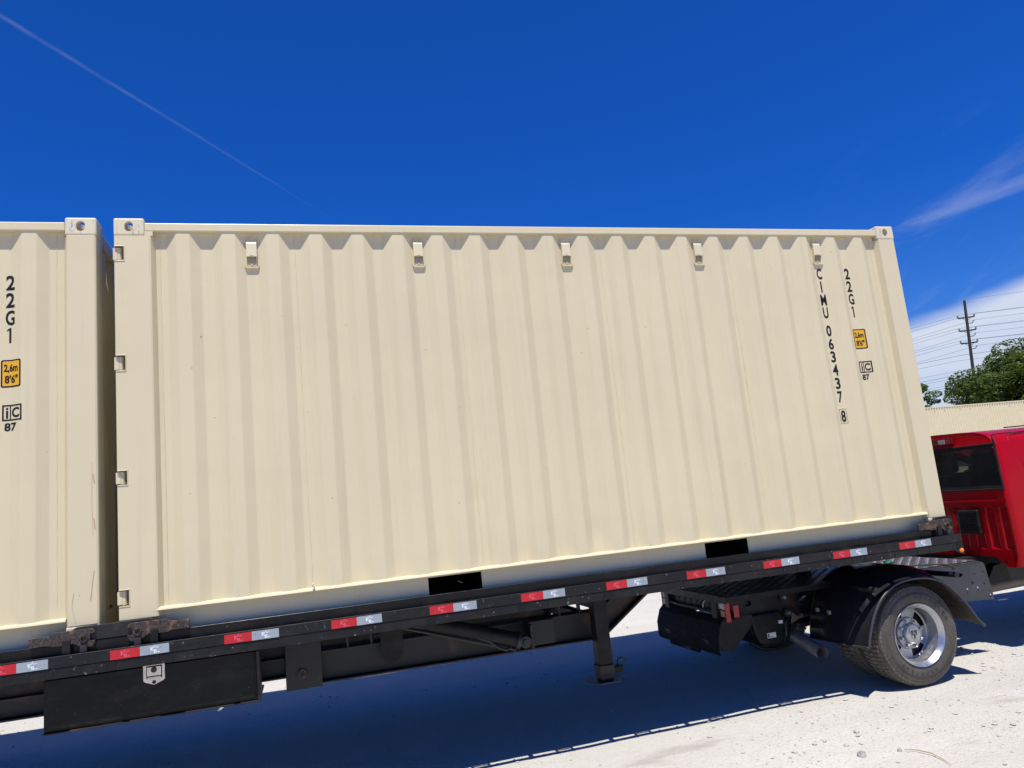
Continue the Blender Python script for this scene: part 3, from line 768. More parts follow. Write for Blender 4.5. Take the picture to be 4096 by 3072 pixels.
# upright corner plates and rusted locks
pl = MB().prism([(-0.245, B + 0.034), (-0.235, B + 0.100), (-0.210, B + 0.114), (0.160, B + 0.117), (0.185, B + 0.112), (0.200, B + 0.098), (0.215, B + 0.034)], -0.0335, -0.004, 'y')
pl.build('corner_plate', 'chassis_rust', tr, bevel=0.003)
pl = MB().prism([(5.885, B + 0.034), (5.892, B + 0.100), (5.912, B + 0.119), (6.055, B + 0.119), (TX1, B + 0.110), (TX1, B + 0.034)], -0.0335, -0.004, 'y')
pl.build('corner_plate', 'chassis', tr, bevel=0.003)
def lock(x, s):
    # outline measured from the bore centre; s = +1 handle to the right
    o = [(-0.033, 0.050), (-0.046, 0.046), (-0.056, 0.032), (-0.056, 0.023), (-0.030, 0.021), (-0.030, -0.017), (-0.056, -0.017), (-0.056, -0.028), (-0.044, -0.046), (-0.034, -0.052), (0.018, -0.048),
         (0.040, -0.030), (0.060, -0.022), (0.072, -0.030), (0.100, -0.026), (0.158, -0.026), (0.176, -0.018), (0.273, -0.019), (0.275, 0.032), (0.174, 0.034), (0.158, 0.049)]
    mb = MB().prism([(x + s * a, B + 0.052 + b) for a, b in o], -0.054, -0.036, 'y')
    lk = mb.build('lock_plate', 'rust', tr, bevel=0.0025)
    ring = MB(); ring.lathe([(0.014, -0.008), (0.020, -0.008), (0.022, -0.004), (0.022, 0.0), (0.014, 0.0)], (x, -0.0545, B + 0.052), 20); ring.build('lock_bore', 'rust', lk, smooth='auto')
    MB().box(min(x - s * 0.018, x + s * 0.018), max(x - s * 0.018, x + s * 0.018), -0.068, -0.0545, B - 0.022, B + 0.016).build('lock_stop', 'dark_steel', lk, bevel=0.002)
    a, b = sorted((x + s * 0.066, x + s * 0.108))
    MB().box(a, b, -0.066, -0.0545, B - 0.02, B + 0.052).build('lock_keeper', 'chassis', lk, bevel=0.002)
lock(0.112, 1); lock(-0.165, -1); lock(5.984, -1)
# front corner marker lamp
ml = MB().lathe([(0.0, -0.012), (0.008, -0.011), (0.013, -0.006), (0.014, 0.0), (0.020, 0.0), (0.020, 0.004)], (6.040, -0.099, B - 0.147), 18)
ml.build('marker_lamp', 'amber', tr, smooth='auto')
# crossmembers, with an unseen bolster split to shape the light through the container gap
for k in range(-11, 11):
    x = 0.19 + 0.605 * k
    if x > 5.95: break
    c_ = MB().box(x, x + 0.09, 0.1105, CW - 0.1105, B - 0.012, B - 0.003); c_.box(x + 0.04, x + 0.05, 0.1105, CW - 0.1105, B - 0.0995, B - 0.0125); c_.box(x, x + 0.09, 0.1105, CW - 0.1105, B - 0.108, B - 0.100)
    c_.build('crossmember', 'chassis', tr)
for y0, y1 in ((0.1105, 1.17), (1.215, 1.50), (1.545, 2.327)):
    MB().box(-0.16, 0.10, y0, y1, B - 0.09, B - 0.003).build('bolster', 'chassis', tr)
for x in (-6.85, TX1 - 0.12): MB().box(x, x + 0.11, 0.1105, CW - 0.1105, B - 0.10, B - 0.003).build('end_crossmember', 'chassis', tr)
# deck beams and the lower I-beams with a tapering nose
for y in (0.55, CW - 0.55):
    MB().box(TX0 + 0.1, 5.9, y - 0.05, y + 0.05, B - 0.27 if False else B - 0.20, B - 0.109).build('deck_beam', 'chassis', tr)
    ib = MB()
    ib.prism([(0.93, 0.668), (3.16, 0.668), (3.575, 0.95), (3.30, 0.95), (3.16, 0.850), (0.93, 0.850)], y - 0.006, y + 0.006, 'y')
    ib.prism([(0.93, 0.654), (3.17, 0.654), (3.60, 0.948), (3.58, 0.952), (3.16, 0.667), (0.93, 0.667)], y - 0.07, y + 0.07, 'y')
    ib.prism([(0.93, 0.851), (3.16, 0.851), (3.31, 0.952), (3.29, 0.952), (3.15, 0.864), (0.93, 0.864)], y - 0.07, y + 0.07, 'y')
    ib.build('main_beam', 'chassis_rust', tr, bevel=0.003)
    rb = MB().box(TX0 + 0.3, 0.894, y - 0.07, y + 0.07, 0.722, 0.734); rb.box(TX0 + 0.3, 0.894, y - 0.012, y + 0.012, 0.7341, 0.954); rb.box(TX0 + 0.3, 0.894, y - 0.07, y + 0.07, 0.842, 0.854)
    rb.build('rear_beam', 'chassis_rust', tr, bevel=0.003)
    for k, x in enumerate((-5.8, -4.6, -3.4, -2.2, -0.9, 0.3, 1.30, 1.46, 2.84, 3.0)):
        MB().box(x, x + 0.012, y - 0.066, y - 0.0125, 0.865 if k > 5 else 0.735, 0.954 if k > 5 else 0.841).build('stiffener', 'chassis_rust', tr)
    hg = MB().box(0.895, 1.128, y - 0.10, y - 0.075, 0.645, 0.953); hg.box(0.895, 1.128, y - 0.0745, y + 0.0, 0.953 - 0.06, 0.953)
    ho = hg.build('pivot_hanger', 'chassis_rust', tr, bevel=0.004)
    pn = MB().lathe([(0.012, -0.010), (0.030, -0.010), (0.034, -0.004), (0.034, 0.0)], (1.000, y - 0.1005, 0.744), 20); pn.lathe([(0.0, -0.006), (0.018, -0.004), (0.020, 0.0)], (1.000, y - 0.1005, 0.744), 12)
    pn.build('pivot_pin', 'rust', ho, smooth='auto')
    MB().prism([(1.525, 0.953), (1.68, 0.953), (1.675, 0.775), (1.64, 0.735), (1.585, 0.717), (1.545, 0.745), (1.525, 0.80)], y - 0.10, y - 0.076, 'y').build('hanger_tab', 'chassis', tr, bevel=0.003)
for x in (0.45, 1.9, 3.05, -1.5, -3.5): MB().box(x, x + 0.08, 0.62, CW - 0.62, 0.76, 0.84).build('cross_tube', 'chassis', tr)
# hydraulic cylinder with hose
ax0, ax1 = Vector((1.66, 0.30, 1.028)), Vector((2.452, 0.30, 0.773))
d = (ax1 - ax0).normalized()
cy = MB().tube([ax0, ax1], 0.052, 24); co_ = cy.build('hydraulic_cylinder', 'chassis', tr, smooth='auto')
cg = MB().tube([ax1 - d * 0.008, ax1 + d * 0.022], 0.060, 24); cg.build('end_collar', 'dark_steel', co_, smooth='auto')
cg = MB().tube([(2.502, 0.25, 0.757), (2.502, 0.40, 0.757)], 0.040, 20); cg.tube([(2.502, 0.235, 0.757), (2.502, 0.25, 0.757)], 0.022, 14); cg.tube([ax1 + d * 0.022, ax1 + d * 0.05], 0.035, 14); cg.build('cylinder_pivot', 'dark_steel', co_, smooth='auto')
off = Vector((-d.z, 0, d.x)) * -0.058
cg = MB().tube([ax0 + off + Vector((0.0, -0.02, 0)), ax1 + off * 1.1 + Vector((0, -0.02, 0))], 0.010, 8); cg.build('oil_line', 'rubber_hose', co_, smooth='auto')
hs = [(1.70, 0.27, 0.975), (1.82, 0.27, 0.945), (1.94, 0.27, 0.918), (2.06, 0.27, 0.872), (2.16, 0.27, 0.835), (2.245, 0.27, 0.799), (2.31, 0.27, 0.745), (2.36, 0.27, 0.722), (2.388, 0.27, 0.728), (2.400, 0.28, 0.750)]
MB().tube(hs, 0.009, 8).build('hydraulic_hose', 'rubber_hose', co_, smooth=True)
bk = MB().box(2.555, 2.575, 0.30, 0.47, 0.690, 0.86); bk.box(2.575, 2.78, 0.44, 0.47, 0.690, 0.86); bk.box(2.575, 2.60, 0.36, 0.44, 0.70, 0.80)
bk.build('cylinder_bracket', 'chassis_rust', tr, bevel=0.003)
# landing leg
LX, LY, LZ = 0.088, 0.23, -0.058
def lb(x0, x1, y0, y1, z0, z1): return MB().box(x0 + LX, x1 + LX, y0 + LY, y1 + LY, z0 + LZ, z1 + LZ)
lo = MB().box(2.962 + LX, 3.066 + LX, 0.075 + LY, 0.180 + LY, 0.565 + LZ, 1.012).build('landing_leg', 'chassis', tr, bevel=0.006)
lb(2.956, 3.072, 0.069, 0.186, 0.494, 0.5648).build('leg_sleeve', 'chassis_rust', lo, bevel=0.005)
lb(2.966, 3.062, 0.079, 0.176, 0.462, 0.4938).build('inner_leg', 'dark_steel', lo, bevel=0.004)
ft = MB().prism([(a + LX, b + LY) for a, b in ((2.870, 0.10), (2.93, 0.01), (3.09, 0.01), (3.145, 0.07), (3.145, 0.20), (3.09, 0.26), (2.93, 0.26), (2.870, 0.19))], 0.452 + LZ, 0.4615 + LZ, 'z'); ft.build('foot_plate', 'dark_steel', lo, bevel=0.002)
lb(3.0725, 3.155, 0.10, 0.16, 0.495, 0.538).build('pin_housing', 'chassis', lo, bevel=0.006)
pts = [(3.118 + LX, 0.13 + LY, 0.535 + LZ)] + [(3.151 + LX + 0.030 * math.cos(a), 0.125 + LY, 0.560 + LZ + 0.026 * math.sin(a)) for a in [PI - PI * i / 10 for i in range(11)]] + [(3.186 + LX, 0.12 + LY, 0.535 + LZ)]
MB().tube(pts, 0.0085, 8).build('pin_handle', 'dark_steel', lo, smooth=True)
lg = MB().box(3.05, 3.154, CW - 0.41, CW - 0.305, 0.41, 1.012); lg.box(2.96, 3.23, CW - 0.49, CW - 0.24, 0.394, 0.4095); lg.build('landing_leg', 'chassis', tr, bevel=0.004)
MB().box(3.06, 3.145, 0.4105, CW - 0.4105, 0.90, 0.95).build('leg_crossbar', 'chassis', tr)
# toolbox
tb = MB().box(-0.392, 0.742, 0.035, 0.47, 0.711, 0.992); to_ = tb.build('tool_box', 'toolbox', tr, bevel=0.006)
dp = MB().box(-0.378, 0.728, 0.028, 0.0348, 0.727, 0.992); dp.build('box_door', 'toolbox', to_, bevel=0.003)
MB().box(-0.395, 0.758, 0.020, 0.47, 0.702, 0.7105).build('box_lip', 'chassis_rust', to_, bevel=0.002)
MB().box(0.7425, 0.760, 0.030, 0.20, 0.711, 0.992).build('box_end_plate', 'chassis_rust', to_, bevel=0.002)
lt = MB().prism([(0.121, 1.0), (0.237, 1.0), (0.237, 0.914), (0.228, 0.906), (0.179, 0.887), (0.130, 0.906), (0.121, 0.914)], 0.0225, 0.0279, 'y'); lto = lt.build('latch', 'chrome', to_, bevel=0.002)
MB().box(0.138, 0.222, 0.0205, 0.0222, 0.925, 0.994).build('latch_recess', 'hole', lto)
MB().box(0.142, 0.218, 0.015, 0.0204, 0.938, 0.990).build('latch_paddle', 'chrome', lto, bevel=0.003)
MB().box(0.144, 0.216, 0.014, 0.0204, 0.927, 0.934).build('paddle_edge', 'chrome', lto, bevel=0.002)
kb = MB().lathe([(0.0, -0.006), (0.012, -0.006), (0.016, -0.003), (0.016, 0.0)], (0.180, 0.0149, 0.972), 16); kb.build('lock_barrel', 'dark_steel', lto, smooth='auto')
kb = MB().lathe([(0.0, -0.004), (0.010, -0.003), (0.011, 0.0)], (0.179, 0.0224, 0.902), 14); kb.build('rivet', 'dark_steel', lto, smooth='auto')
to_.matrix_parent_inverse = Matrix.Translation((-0.0148, 0.067, -0.024)) @ Matrix.Diagonal((1.014, 1, 1.014, 1)) @ to_.matrix_parent_inverse if False else to_.matrix_parent_inverse
to_.location = (-0.0148, 0.067, -0.024); to_.scale = (1.014, 1, 1.014)
# gooseneck coupler down to the truck deck
MB().box(5.30, 5.90, 1.05, 1.47, B - 0.20, B - 0.109).build('coupler_frame', 'chassis', tr)
MB().tube([(5.55, 1.26, 0.80), (5.55, 1.26, B - 0.20)], 0.07, 20).build('coupler_post', 'dark_steel', tr, smooth='auto')
# ==================================================================== WHEELS
TYP = [(.225, .030), (.236, .012), (.250, .006), (.262, .003), (.300, .000), (.318, .001), (.320, .004), (.338, .004), (.352, .009), (.366, .016), (.377, .026), (.380, .034), (.380, .201), (.377, .209), (.366, .219), (.338, .231), (.300, .235), (.262, .232), (.236, .223), (.225, .205)]
me_tyre = MB().lathe(TYP, (0, 0, 0), 96, True).mesh('tyre', 'tyre')
bl = MB()
NB = 68
for k in range(NB):
    a0 = 2 * PI * k / NB
    def blk(y0, y1, da, wa, r0=.378, r1=.3885, sk=0.0, r1a=None):
        q = []
        for y, sgn in ((y0, 0), (y1, 1)):
            for r in (r0, (r1a if (r1a and sgn == 0) else r1)):
                for t_ in (-wa, wa):
                    a = a0 + da + t_ + sk * sgn; q.append((r * math.cos(a), y, r * math.sin(a)))
        bl.add(q, [(0, 1, 5, 4), (2, 6, 7, 3), (0, 2, 3, 1), (4, 5, 7, 6), (0, 4, 6, 2), (1, 3, 7, 5)])
    w_ = PI / NB
    blk(.013, .052, 0.0, w_ * .74, .360, .388, .010, .366); blk(.183, .222, .02, w_ * .74, .372, .388, -.010)
    for j, (y0, y1) in enumerate(((.058, .085), (.090, .116), (.121, .147), (.152, .178))):
        blk(y0, y1, w_ * (0.6 * (j % 2)) + 0.006 * j, w_ * .78, .378, .388, 0.016 * (-1) ** j)
me_tread = bl.mesh('tread_blocks', 'tread_bounce_dust')
def bent(mb, s, mid, rad, h, adv, bold=0.02):
    n = len(s)
    for i, ch in enumerate(s):
        th = mid - (i - (n - 1) / 2) * adv
        bm = fit_text(ch, h, min(h * 0.75, adv * rad * 0.78), bold)
        rv = Vector((math.cos(th), 0, math.sin(th))); tv = Vector((math.sin(th), 0, -math.cos(th)))
        def f(v):
            p = rv * (rad + v.z) + tv * v.x; return (p.x, -0.0036, p.z)
        bm_into(mb, bm, f); bm.free()
lt_ = MB(); bent(lt_, 'WRANGLER', math.radians(52), .290, .030, math.radians(9.6)); bent(lt_, 'GOODYEAR', math.radians(-104), .288, .026, math.radians(9.5))
for a in (math.radians(168), math.radians(-15)):
    bent(lt_, 'TRACTIVE' if False else 'ALL', a, .29, .012, math.radians(4))
me_tlet = lt_.mesh('sidewall_lettering', 'hose_black')
RIM = [(.228, .030), (.238, .014), (.241, .004), (.238, -.001), (.232, .003), (.226, .012), (.217, .018), (.211, .030), (.206, .036), (.204, .075), (.200, .083), (.198, .115), (.197, .124), (.196, .132)]
me_rim = MB().lathe(RIM, (0, 0, 0), 72).mesh('rim', 'alu')
ds = MB(); nT = 96; rr_ = [(.199, .128), (.187, .142), (.126, .136), (.120, .128), (.116, .124)]
P_ = [[(r * math.cos(2 * PI * k / nT), y, r * math.sin(2 * PI * k / nT)) for r, y in rr_] for k in range(nT)]
vs = [p for r in P_ for p in r]; fs = []
WIN = [math.radians(a) for a in (31, -60, 121, 211)]
for k in range(nT):
    for i in range(4):
        am = 2 * PI * (k + .5) / nT
        if i == 1 and any(abs((am - w0 + PI) % (2 * PI) - PI) < math.radians(21) for w0 in WIN): continue
        k2 = (k + 1) % nT; fs.append((k * 5 + i, k * 5 + i + 1, k2 * 5 + i + 1, k2 * 5 + i))
me_disc = ds.add(vs, fs).mesh('wheel_disc', 'alu2')
hb = MB().lathe([(.118, .126), (.118, .110), (.114, .105), (.088, .105), (.081, .099), (.078, .084), (.074, .076), (.068, .070), (.050, .067), (.0, .066)], (0, 0, 0), 48)
me_hub = hb.mesh('hub', 'alu2')
lu = MB()
for k in range(8):
    a = 2 * PI * (k + .35) / 8; cx, cz = .100 * math.cos(a), .100 * math.sin(a)
    lu.tube([(cx, .106, cz), (cx, .084, cz)], .0125, 6); lu.tube([(cx, .085, cz), (cx, .078, cz)], [.011, .006], 8)
    lu.tube([(cx, .1045, cz), (cx, .1025, cz)], .019, 6)
me_lug = lu.mesh('lug_nuts', 'alu')
em = MB().prism([(-.034, .040), (.034, .040), (.036, .008), (.021, -.026), (.0, -.044), (-.021, -.026), (-.036, .008)], .062, .069, 'y')
me_em = em.mesh('emblem_shield', 'alu')
e2 = MB()
for s in (-1, 1):
    e2.prism([(s * .004, .029), (s * .028, .029), (s * .030, .008), (s * .018, -.013), (s * .013, .008), (s * .004, .010)], .0600, .0625, 'y')
e2.prism([(-.010, .003), (.010, .003), (.007, -.029), (.0, -.037), (-.007, -.029)], .0600, .0625, 'y')
me_em2 = e2.mesh('emblem_relief', 'plate_grey')
me_drum = MB().lathe([(.0, .150), (.17, .150), (.19, .16), (.20, .21)], (0, 0, 0), 36).mesh('brake_drum', 'hole')
me_rimin = MB().lathe([(.228, .030), (.240, .004), (.236, .0), (.222, .012), (.205, .036), (.20, .10), (.17, .12), (.10, .10), (.0, .10)], (0, 0, 0), 36).mesh('rim', 'alu2')
def wheel(parent, x, y, flip=False, full=True, r=.387):
    w_ = bpy.data.objects.new('wheel', me_tyre); COL.objects.link(w_); w_.parent = parent
    w_.matrix_parent_inverse = OFF.get(root_of(parent).name, Matrix.Identity(4))
    w_.location = (x, y, r); w_.rotation_euler = (0, 0, PI if flip else 0)
    me_tyre.polygons.foreach_set('use_smooth', [True] * len(me_tyre.polygons))
    kids = [('tread_blocks', me_tread)]
    if full: kids += [('sidewall_lettering', me_tlet), ('rim', me_rim), ('wheel_disc', me_disc), ('hub', me_hub), ('lug_nuts', me_lug), ('emblem_shield', me_em), ('emblem_relief', me_em2), ('brake_drum', me_drum)]
    else: kids += [('rim', me_rimin)]
    for n, me in kids:
        o = link(n, me, w_, smooth=('auto' if n in ('rim', 'hub', 'wheel_disc') else False))
        if n in ('tread_blocks', 'lug_nuts'): o['kind'] = 'stuff'
    return w_
for x in (-4.55, -5.55):
    wheel(tr, x, 0.07, full=False); wheel(tr, x, CW - 0.07, True, False)
    MB().tube([(x, 0.32, .387), (x, CW - 0.32, .387)], 0.06, 14).build('axle', 'chassis', tr, smooth='auto')
    for y in (0.55, CW - 0.55): MB().box(x - 0.05, x + 0.05, y - 0.05, y + 0.05, .44, .7215).build('axle_hanger', 'chassis', tr)

# ==================================================================== TRUCK
WX = 5.656; TC = 1.26
tk = thing('pickup_truck', 'red crew cab dually truck with its cargo bed removed, hitched under the trailer front', 'truck', (WX, TC, 0))
MY = lambda y: 2 * TC - y
wheel(tk, WX, 0.07); wheel(tk, WX, 0.375, full=False); wheel(tk, WX, MY(0.07), True); wheel(tk, WX, MY(0.375), True, False)
wheel(tk, WX + 4.37, 0.26); wheel(tk, WX + 4.37, MY(0.26), True)
MB().tube([(WX, 0.60, .387), (WX, MY(0.60), .387)], 0.06, 16).build('rear_axle', 'dark_steel', tk, smooth='auto')
MB().tube([(WX + 4.37, 0.5, .387), (WX + 4.37, MY(0.5), .387)], 0.05, 16).build('front_axle', 'dark_steel', tk, smooth='auto')
for s in (0, 1):
    Y = (lambda y: y) if s == 0 else MY
    fr = MB(); a, b = sorted((Y(0.80), Y(0.87)))
    body = MB().box(4.32, 10.6, a, b, 0.545, 0.800)
    ctr = MB()
    for hx, hz_, rw, rh in ((4.62, .69, .040, .026), (4.86, .74, .012, .012), (5.15, .70, .02, .02), (6.6, .68, .03, .02), (4.46, .72, .010, .010), (4.74, .72, .008, .008)):
        a2, b2 = sorted((Y(0.78), Y(0.83)))
        ctr.prism([(hx + rw * math.cos(2 * PI * i / 16), hz_ + rh * math.sin(2 * PI * i / 16)) for i in range(16)], a2, b2, 'y')
    link('frame_rail', cut('frame_rail', body, ctr, 'chassis_rust'), tk)
    a, b = sorted((Y(0.70), Y(0.78)))
    MB().box(WX - 0.65, WX + 0.65, a, b, 0.45, 0.49).build('leaf_spring', 'dark_steel', tk, bevel=0.01)
# tread plate deck with raised lugs
dk = MB().box(4.25, 6.80, 0.50, MY(0.50), 0.806, 0.813); dko = dk.build('deck_plate', 'tread', tk, bevel=0.001)
fl_ = MB().box(4.248, 6.80, 0.496, 0.4995, 0.77, 0.8125); fl_.box(4.246, 4.2495, 0.4996, MY(0.50), 0.76, 0.8125); fl_.build('deck_edge', 'chassis', dko)
lg_ = MB(); n_ = 0
for i in range(46):
    for j in range(28):
        x, y = 4.29 + i * 0.0545, 0.53 + j * 0.0525
        a = (1 if (i + j) % 2 else -1) * PI / 4
        c, s_ = math.cos(a), math.sin(a); L_, W2 = 0.024, 0.006
        q = [(-L_, 0), (-L_ * .5, -W2), (L_ * .5, -W2), (L_, 0), (L_ * .5, W2), (-L_ * .5, W2)]
        lg_.add([(x + u * c - v_ * s_, y + u * s_ + v_ * c, 0.8131) for u, v_ in q] + [(x + .72 * (u * c - v_ * s_), y + .72 * (u * s_ + v_ * c), 0.8175) for u, v_ in q],
                [(6, 7, 8, 9, 10, 11)] + [(k, (k + 1) % 6, 6 + (k + 1) % 6, 6 + k) for k in range(6)])
lg_.build('tread_lugs', 'tread', dko)['kind'] = 'stuff'
# green strap tail and cord on the deck
MB().tube([(6.26, 1.00, 0.822), (6.32, 0.98, 0.828), (6.36, 1.03, 0.824), (6.33, 1.10, 0.822)], 0.010, 6).build('strap_end', 'green', tk, smooth=True)
cd = [(6.05, 0.62, 0.822), (6.15, 0.60, 0.824), (6.24, 0.585, 0.832), (6.33, 0.56, 0.826), (6.42, 0.52, 0.822), (6.47, 0.48, 0.81), (6.50, 0.455, 0.775)]
MB().tube(cd, 0.006, 6).build('cord', 'rubber_hose', tk, smooth=True)
# grey side plate with holes
pb = MB().prism([(6.10, 0.800), (6.80, 0.800), (6.83, 0.793), (6.845, 0.770), (6.885, 0.465), (6.60, 0.485), (6.40, 0.53), (6.10, 0.60)], 0.468, 0.476, 'y')
ctr = MB()
def hol(x, z, rx, rz, n=14): ctr.prism([(x + rx * math.cos(2 * PI * i / n), z + rz * math.sin(2 * PI * i / n)) for i in range(n)], 0.45, 0.50, 'y')
hol(6.550, .712, .034, .018); hol(6.672, .632, .018, .015); hol(6.712, .706, .007, .007); hol(6.81, .712, .007, .007); hol(6.80, .61, .008, .008); hol(6.845, .545, .007, .007); hol(6.60, .565, .006, .022); hol(6.715, .560, .006, .022); hol(6.84, .50, .006, .012)
link('side_plate', cut('side_plate', pb, ctr, 'plate_grey', 0.002), tk)
MB().box(6.10, 6.79, 0.466, 0.50, 0.7995, 0.8055).build('side_plate_flange', 'rust', tk)
for x in (6.6005, 6.7155, 6.8405):
    MB().tube([(x, 0.462, .588 if x < 6.8 else .512), (x, 0.469, .588 if x < 6.8 else .512)], 0.007, 8).build('clip', 'zinc', tk)
MB().box(6.2, 6.78, 0.55, MY(0.55), 0.68, 0.80).build('deck_support', 'chassis', tk)
# fenders
EP = [(5.106, .379), (5.130, .455), (5.185, .575), (5.245, .665), (5.318, .738), (5.426, .800), (5.550, .827), (5.687, .828), (5.806, .808), (5.905, .765), (5.990, .695), (6.084, .589), (6.135, .510), (6.176, .449), (6.219, .401)]
def crv(pts, n):
    o = []
    for i in range(len(pts) - 1):
        p0 = Vector(pts[max(i - 1, 0)]); p1 = Vector(pts[i]); p2 = Vector(pts[i + 1]); p3 = Vector(pts[min(i + 2, len(pts) - 1)])
        for k in range(n):
            t_ = k / n
            o.append(0.5 * ((2 * p1) + (-p0 + p2) * t_ + (2 * p0 - 5 * p1 + 4 * p2 - p3) * t_ ** 2 + (-p0 + 3 * p1 - 3 * p2 + p3) * t_ ** 3))
    o.append(Vector(pts[-1])); return o
EC = crv(EP, 4); FC = Vector((5.662, .372))
def fpt(e, y):
    u = min(1.0, max(0.0, y / 0.26)); u = u * u * (3 - 2 * u)
    up = max(0.0, min(1.0, (e.y - 0.38) / 0.30))
    k = 1 + (0.085 + 0.105 * up) * u
    p = FC + (e - FC) * k
    if e.y < 0.46: p.y = max(p.y, e.y - 0.012)
    return p
YS = [0.0, 0.012, 0.03, 0.06, 0.09, 0.10, 0.105, 0.15, 0.20, 0.26, 0.40, 0.62]
def ridge(y): return 0.006 if 0.10 <= y <= 0.106 else 0.0
for s in (0, 1):
    Y = (lambda y: y) if s == 0 else MY
    mb = MB(); mb.grid([[((lambda p: (p.x, Y(y), p.y + ridge(y)))(fpt(e, y))) for e in EC] for y in YS])
    fo = mb.build('fender', ['fender', 'muddy'], tk, smooth=True)
    md = fo.modifiers.new('thick', 'SOLIDIFY'); md.thickness = 0.006; md.offset = -1 if s == 0 else 1; md.material_offset = 1
    bd = MB(); bd.tube([(e.x, Y(0.004), e.y - 0.002) for e in EC], 0.010, 8)
    bd.tube([((lambda p: (p.x - 0.002, Y(y), p.y))(fpt(EC[0], y))) for y in YS], 0.009, 8)
    bd.lathe([(0.0, -0.012), (0.012, -0.008), (0.017, 0.0), (0.012, 0.010), (0, 0.014)], (6.221, Y(0.004), 0.397), 12)
    bd.build('fender_bead', 'plate_grey', fo, smooth=True)
    a, b = sorted((Y(0.6205), Y(0.628)))
    MB().prism([(p.x, p.y) for p in [fpt(e, 0.62) for e in EC]], a, b, 'y').build('fender_inner_wall', 'muddy', tk)
    for x, z in ((5.262, .785), (6.052, .806)):
        a, b = sorted((Y(0.004), Y(0.79)))
        st = MB().tube([(x, a, z), (x, b, z)], 0.022, 16); st.build('fender_mount_tube', 'dark_steel', tk, smooth='auto')
    for bx, by, bz in ((5.06, 0.30, 0.60), (5.045, 0.42, 0.61)):
        MB().box(bx - 0.03, bx - 0.012, min(Y(by), Y(by + 0.025)), max(Y(by), Y(by + 0.025)), bz, bz + 0.03).build('fender_clip', 'zinc', tk)
# tail: sheet, lamps, wiring, receiver
rs = MB(); prf = [(4.345, .625), (4.290, .575), (4.252, .478), (4.250, .372), (4.262, .330)]
rs.grid([[(x, y, z - (0.03 if (1.05 < y < 1.60 and i == 4) else 0)) for i, (x, z) in enumerate(prf)] for y in (0.72, 0.90, 1.04, 1.06, 1.26, 1.59, 1.61, 1.80)])
ro_ = rs.build('rear_sill', 'matte_black', tk); md = ro_.modifiers.new('t', 'SOLIDIFY'); md.thickness = 0.006; md.offset = 0
for yy, zz in ((1.55, .425), (0.86, .425)):
    pm = MB()
    for r_ in range(3): pm.box(4.2445, 4.2465, yy, yy + 0.10 - 0.02 * r_, zz - r_ * 0.012, zz - r_ * 0.012 + 0.005)
    pm.build('sill_print', 'plate_grey', ro_)['kind'] = 'stuff'
for s in (0, 1):
    Y = (lambda y: y) if s == 0 else MY
    a, b = sorted((Y(0.708), Y(0.717)))
    body = MB().prism([(4.257, .481), (4.251, .365), (4.368, .352), (4.400, .372), (4.586, .536), (4.592, .616), (4.40, .62), (4.345, .628), (4.293, .578)], a, b, 'y')
    ctr = MB().prism([(4.272 + .009 * math.cos(2 * PI * i / 12), .388 + .009 * math.sin(2 * PI * i / 12)) for i in range(12)], a - .02, b + .02, 'y')
    link('sill_end_plate', cut('sill_end_plate', body, ctr, 'chassis'), tk)
    a, b = sorted((Y(0.694), Y(0.822)))
    hs_ = MB().box(4.352, 4.395, a, b, .580, .748).build('tail_lamp', 'plastic', tk, bevel=0.008)
    MB().box(4.340, 4.3515, a + .004, b - .004, .584, .680).build('red_lens', 'red_lens', hs_, bevel=0.006)
    MB().box(4.340, 4.3515, a + .004, b - .022, .682, .742).build('reverse_lens', 'clear_lens', hs_, bevel=0.005)
    MB().box(4.334, 4.3395, a + .03, b - .05, .700, .722).build('reverse_bulb', 'label', hs_, bevel=0.003)
    q0, q1 = sorted((Y(0.6865), Y(0.6935))); MB().box(4.340, 4.385, q0, q1, .584, .744).build('side_lens', 'red_bright', hs_, bevel=0.003)
    q0, q1 = sorted((Y(0.662), Y(0.672))); MB().box(4.400, 4.450, q0, q1, .618, .715).build('side_reflector', 'red_bright', tk, bevel=0.002)
    q0, q1 = sorted((Y(0.673), Y(0.79))); MB().box(4.41, 4.44, q0, q1, .60, .66).build('reflector_bracket', 'chassis', tk)
MB().box(4.36, 4.40, 0.83, MY(0.83), 0.63, 0.80).build('rear_crossmember', 'chassis', tk)
MB().box(4.255, 4.60, TC - 0.05, TC + 0.05, 0.30, 0.40).build('hitch_receiver', 'dark_steel', tk, bevel=0.006)
for k in range(6):
    y = 0.90 + 0.11 * k; r1 = random.uniform(-.02, .02)
    pts = [(4.355, y, .74), (4.335, y + .01, .715), (4.330, y + .035 + r1, .69), (4.335, y + .03, .66), (4.35, y + .05 + r1, .645)]
    MB().tube(crv3 if False else pts, 0.005 if k % 2 else 0.007, 6).build('wiring', 'label' if k == 1 else 'rubber_hose', tk, smooth=True)
MB().tube([(4.34, 0.86, .665), (4.325, 1.0, .655), (4.33, 1.2, .66), (4.325, 1.45, .655), (4.34, 1.7, .665)], 0.012, 8).build('wiring_loom', 'rubber_hose', tk, smooth=True)
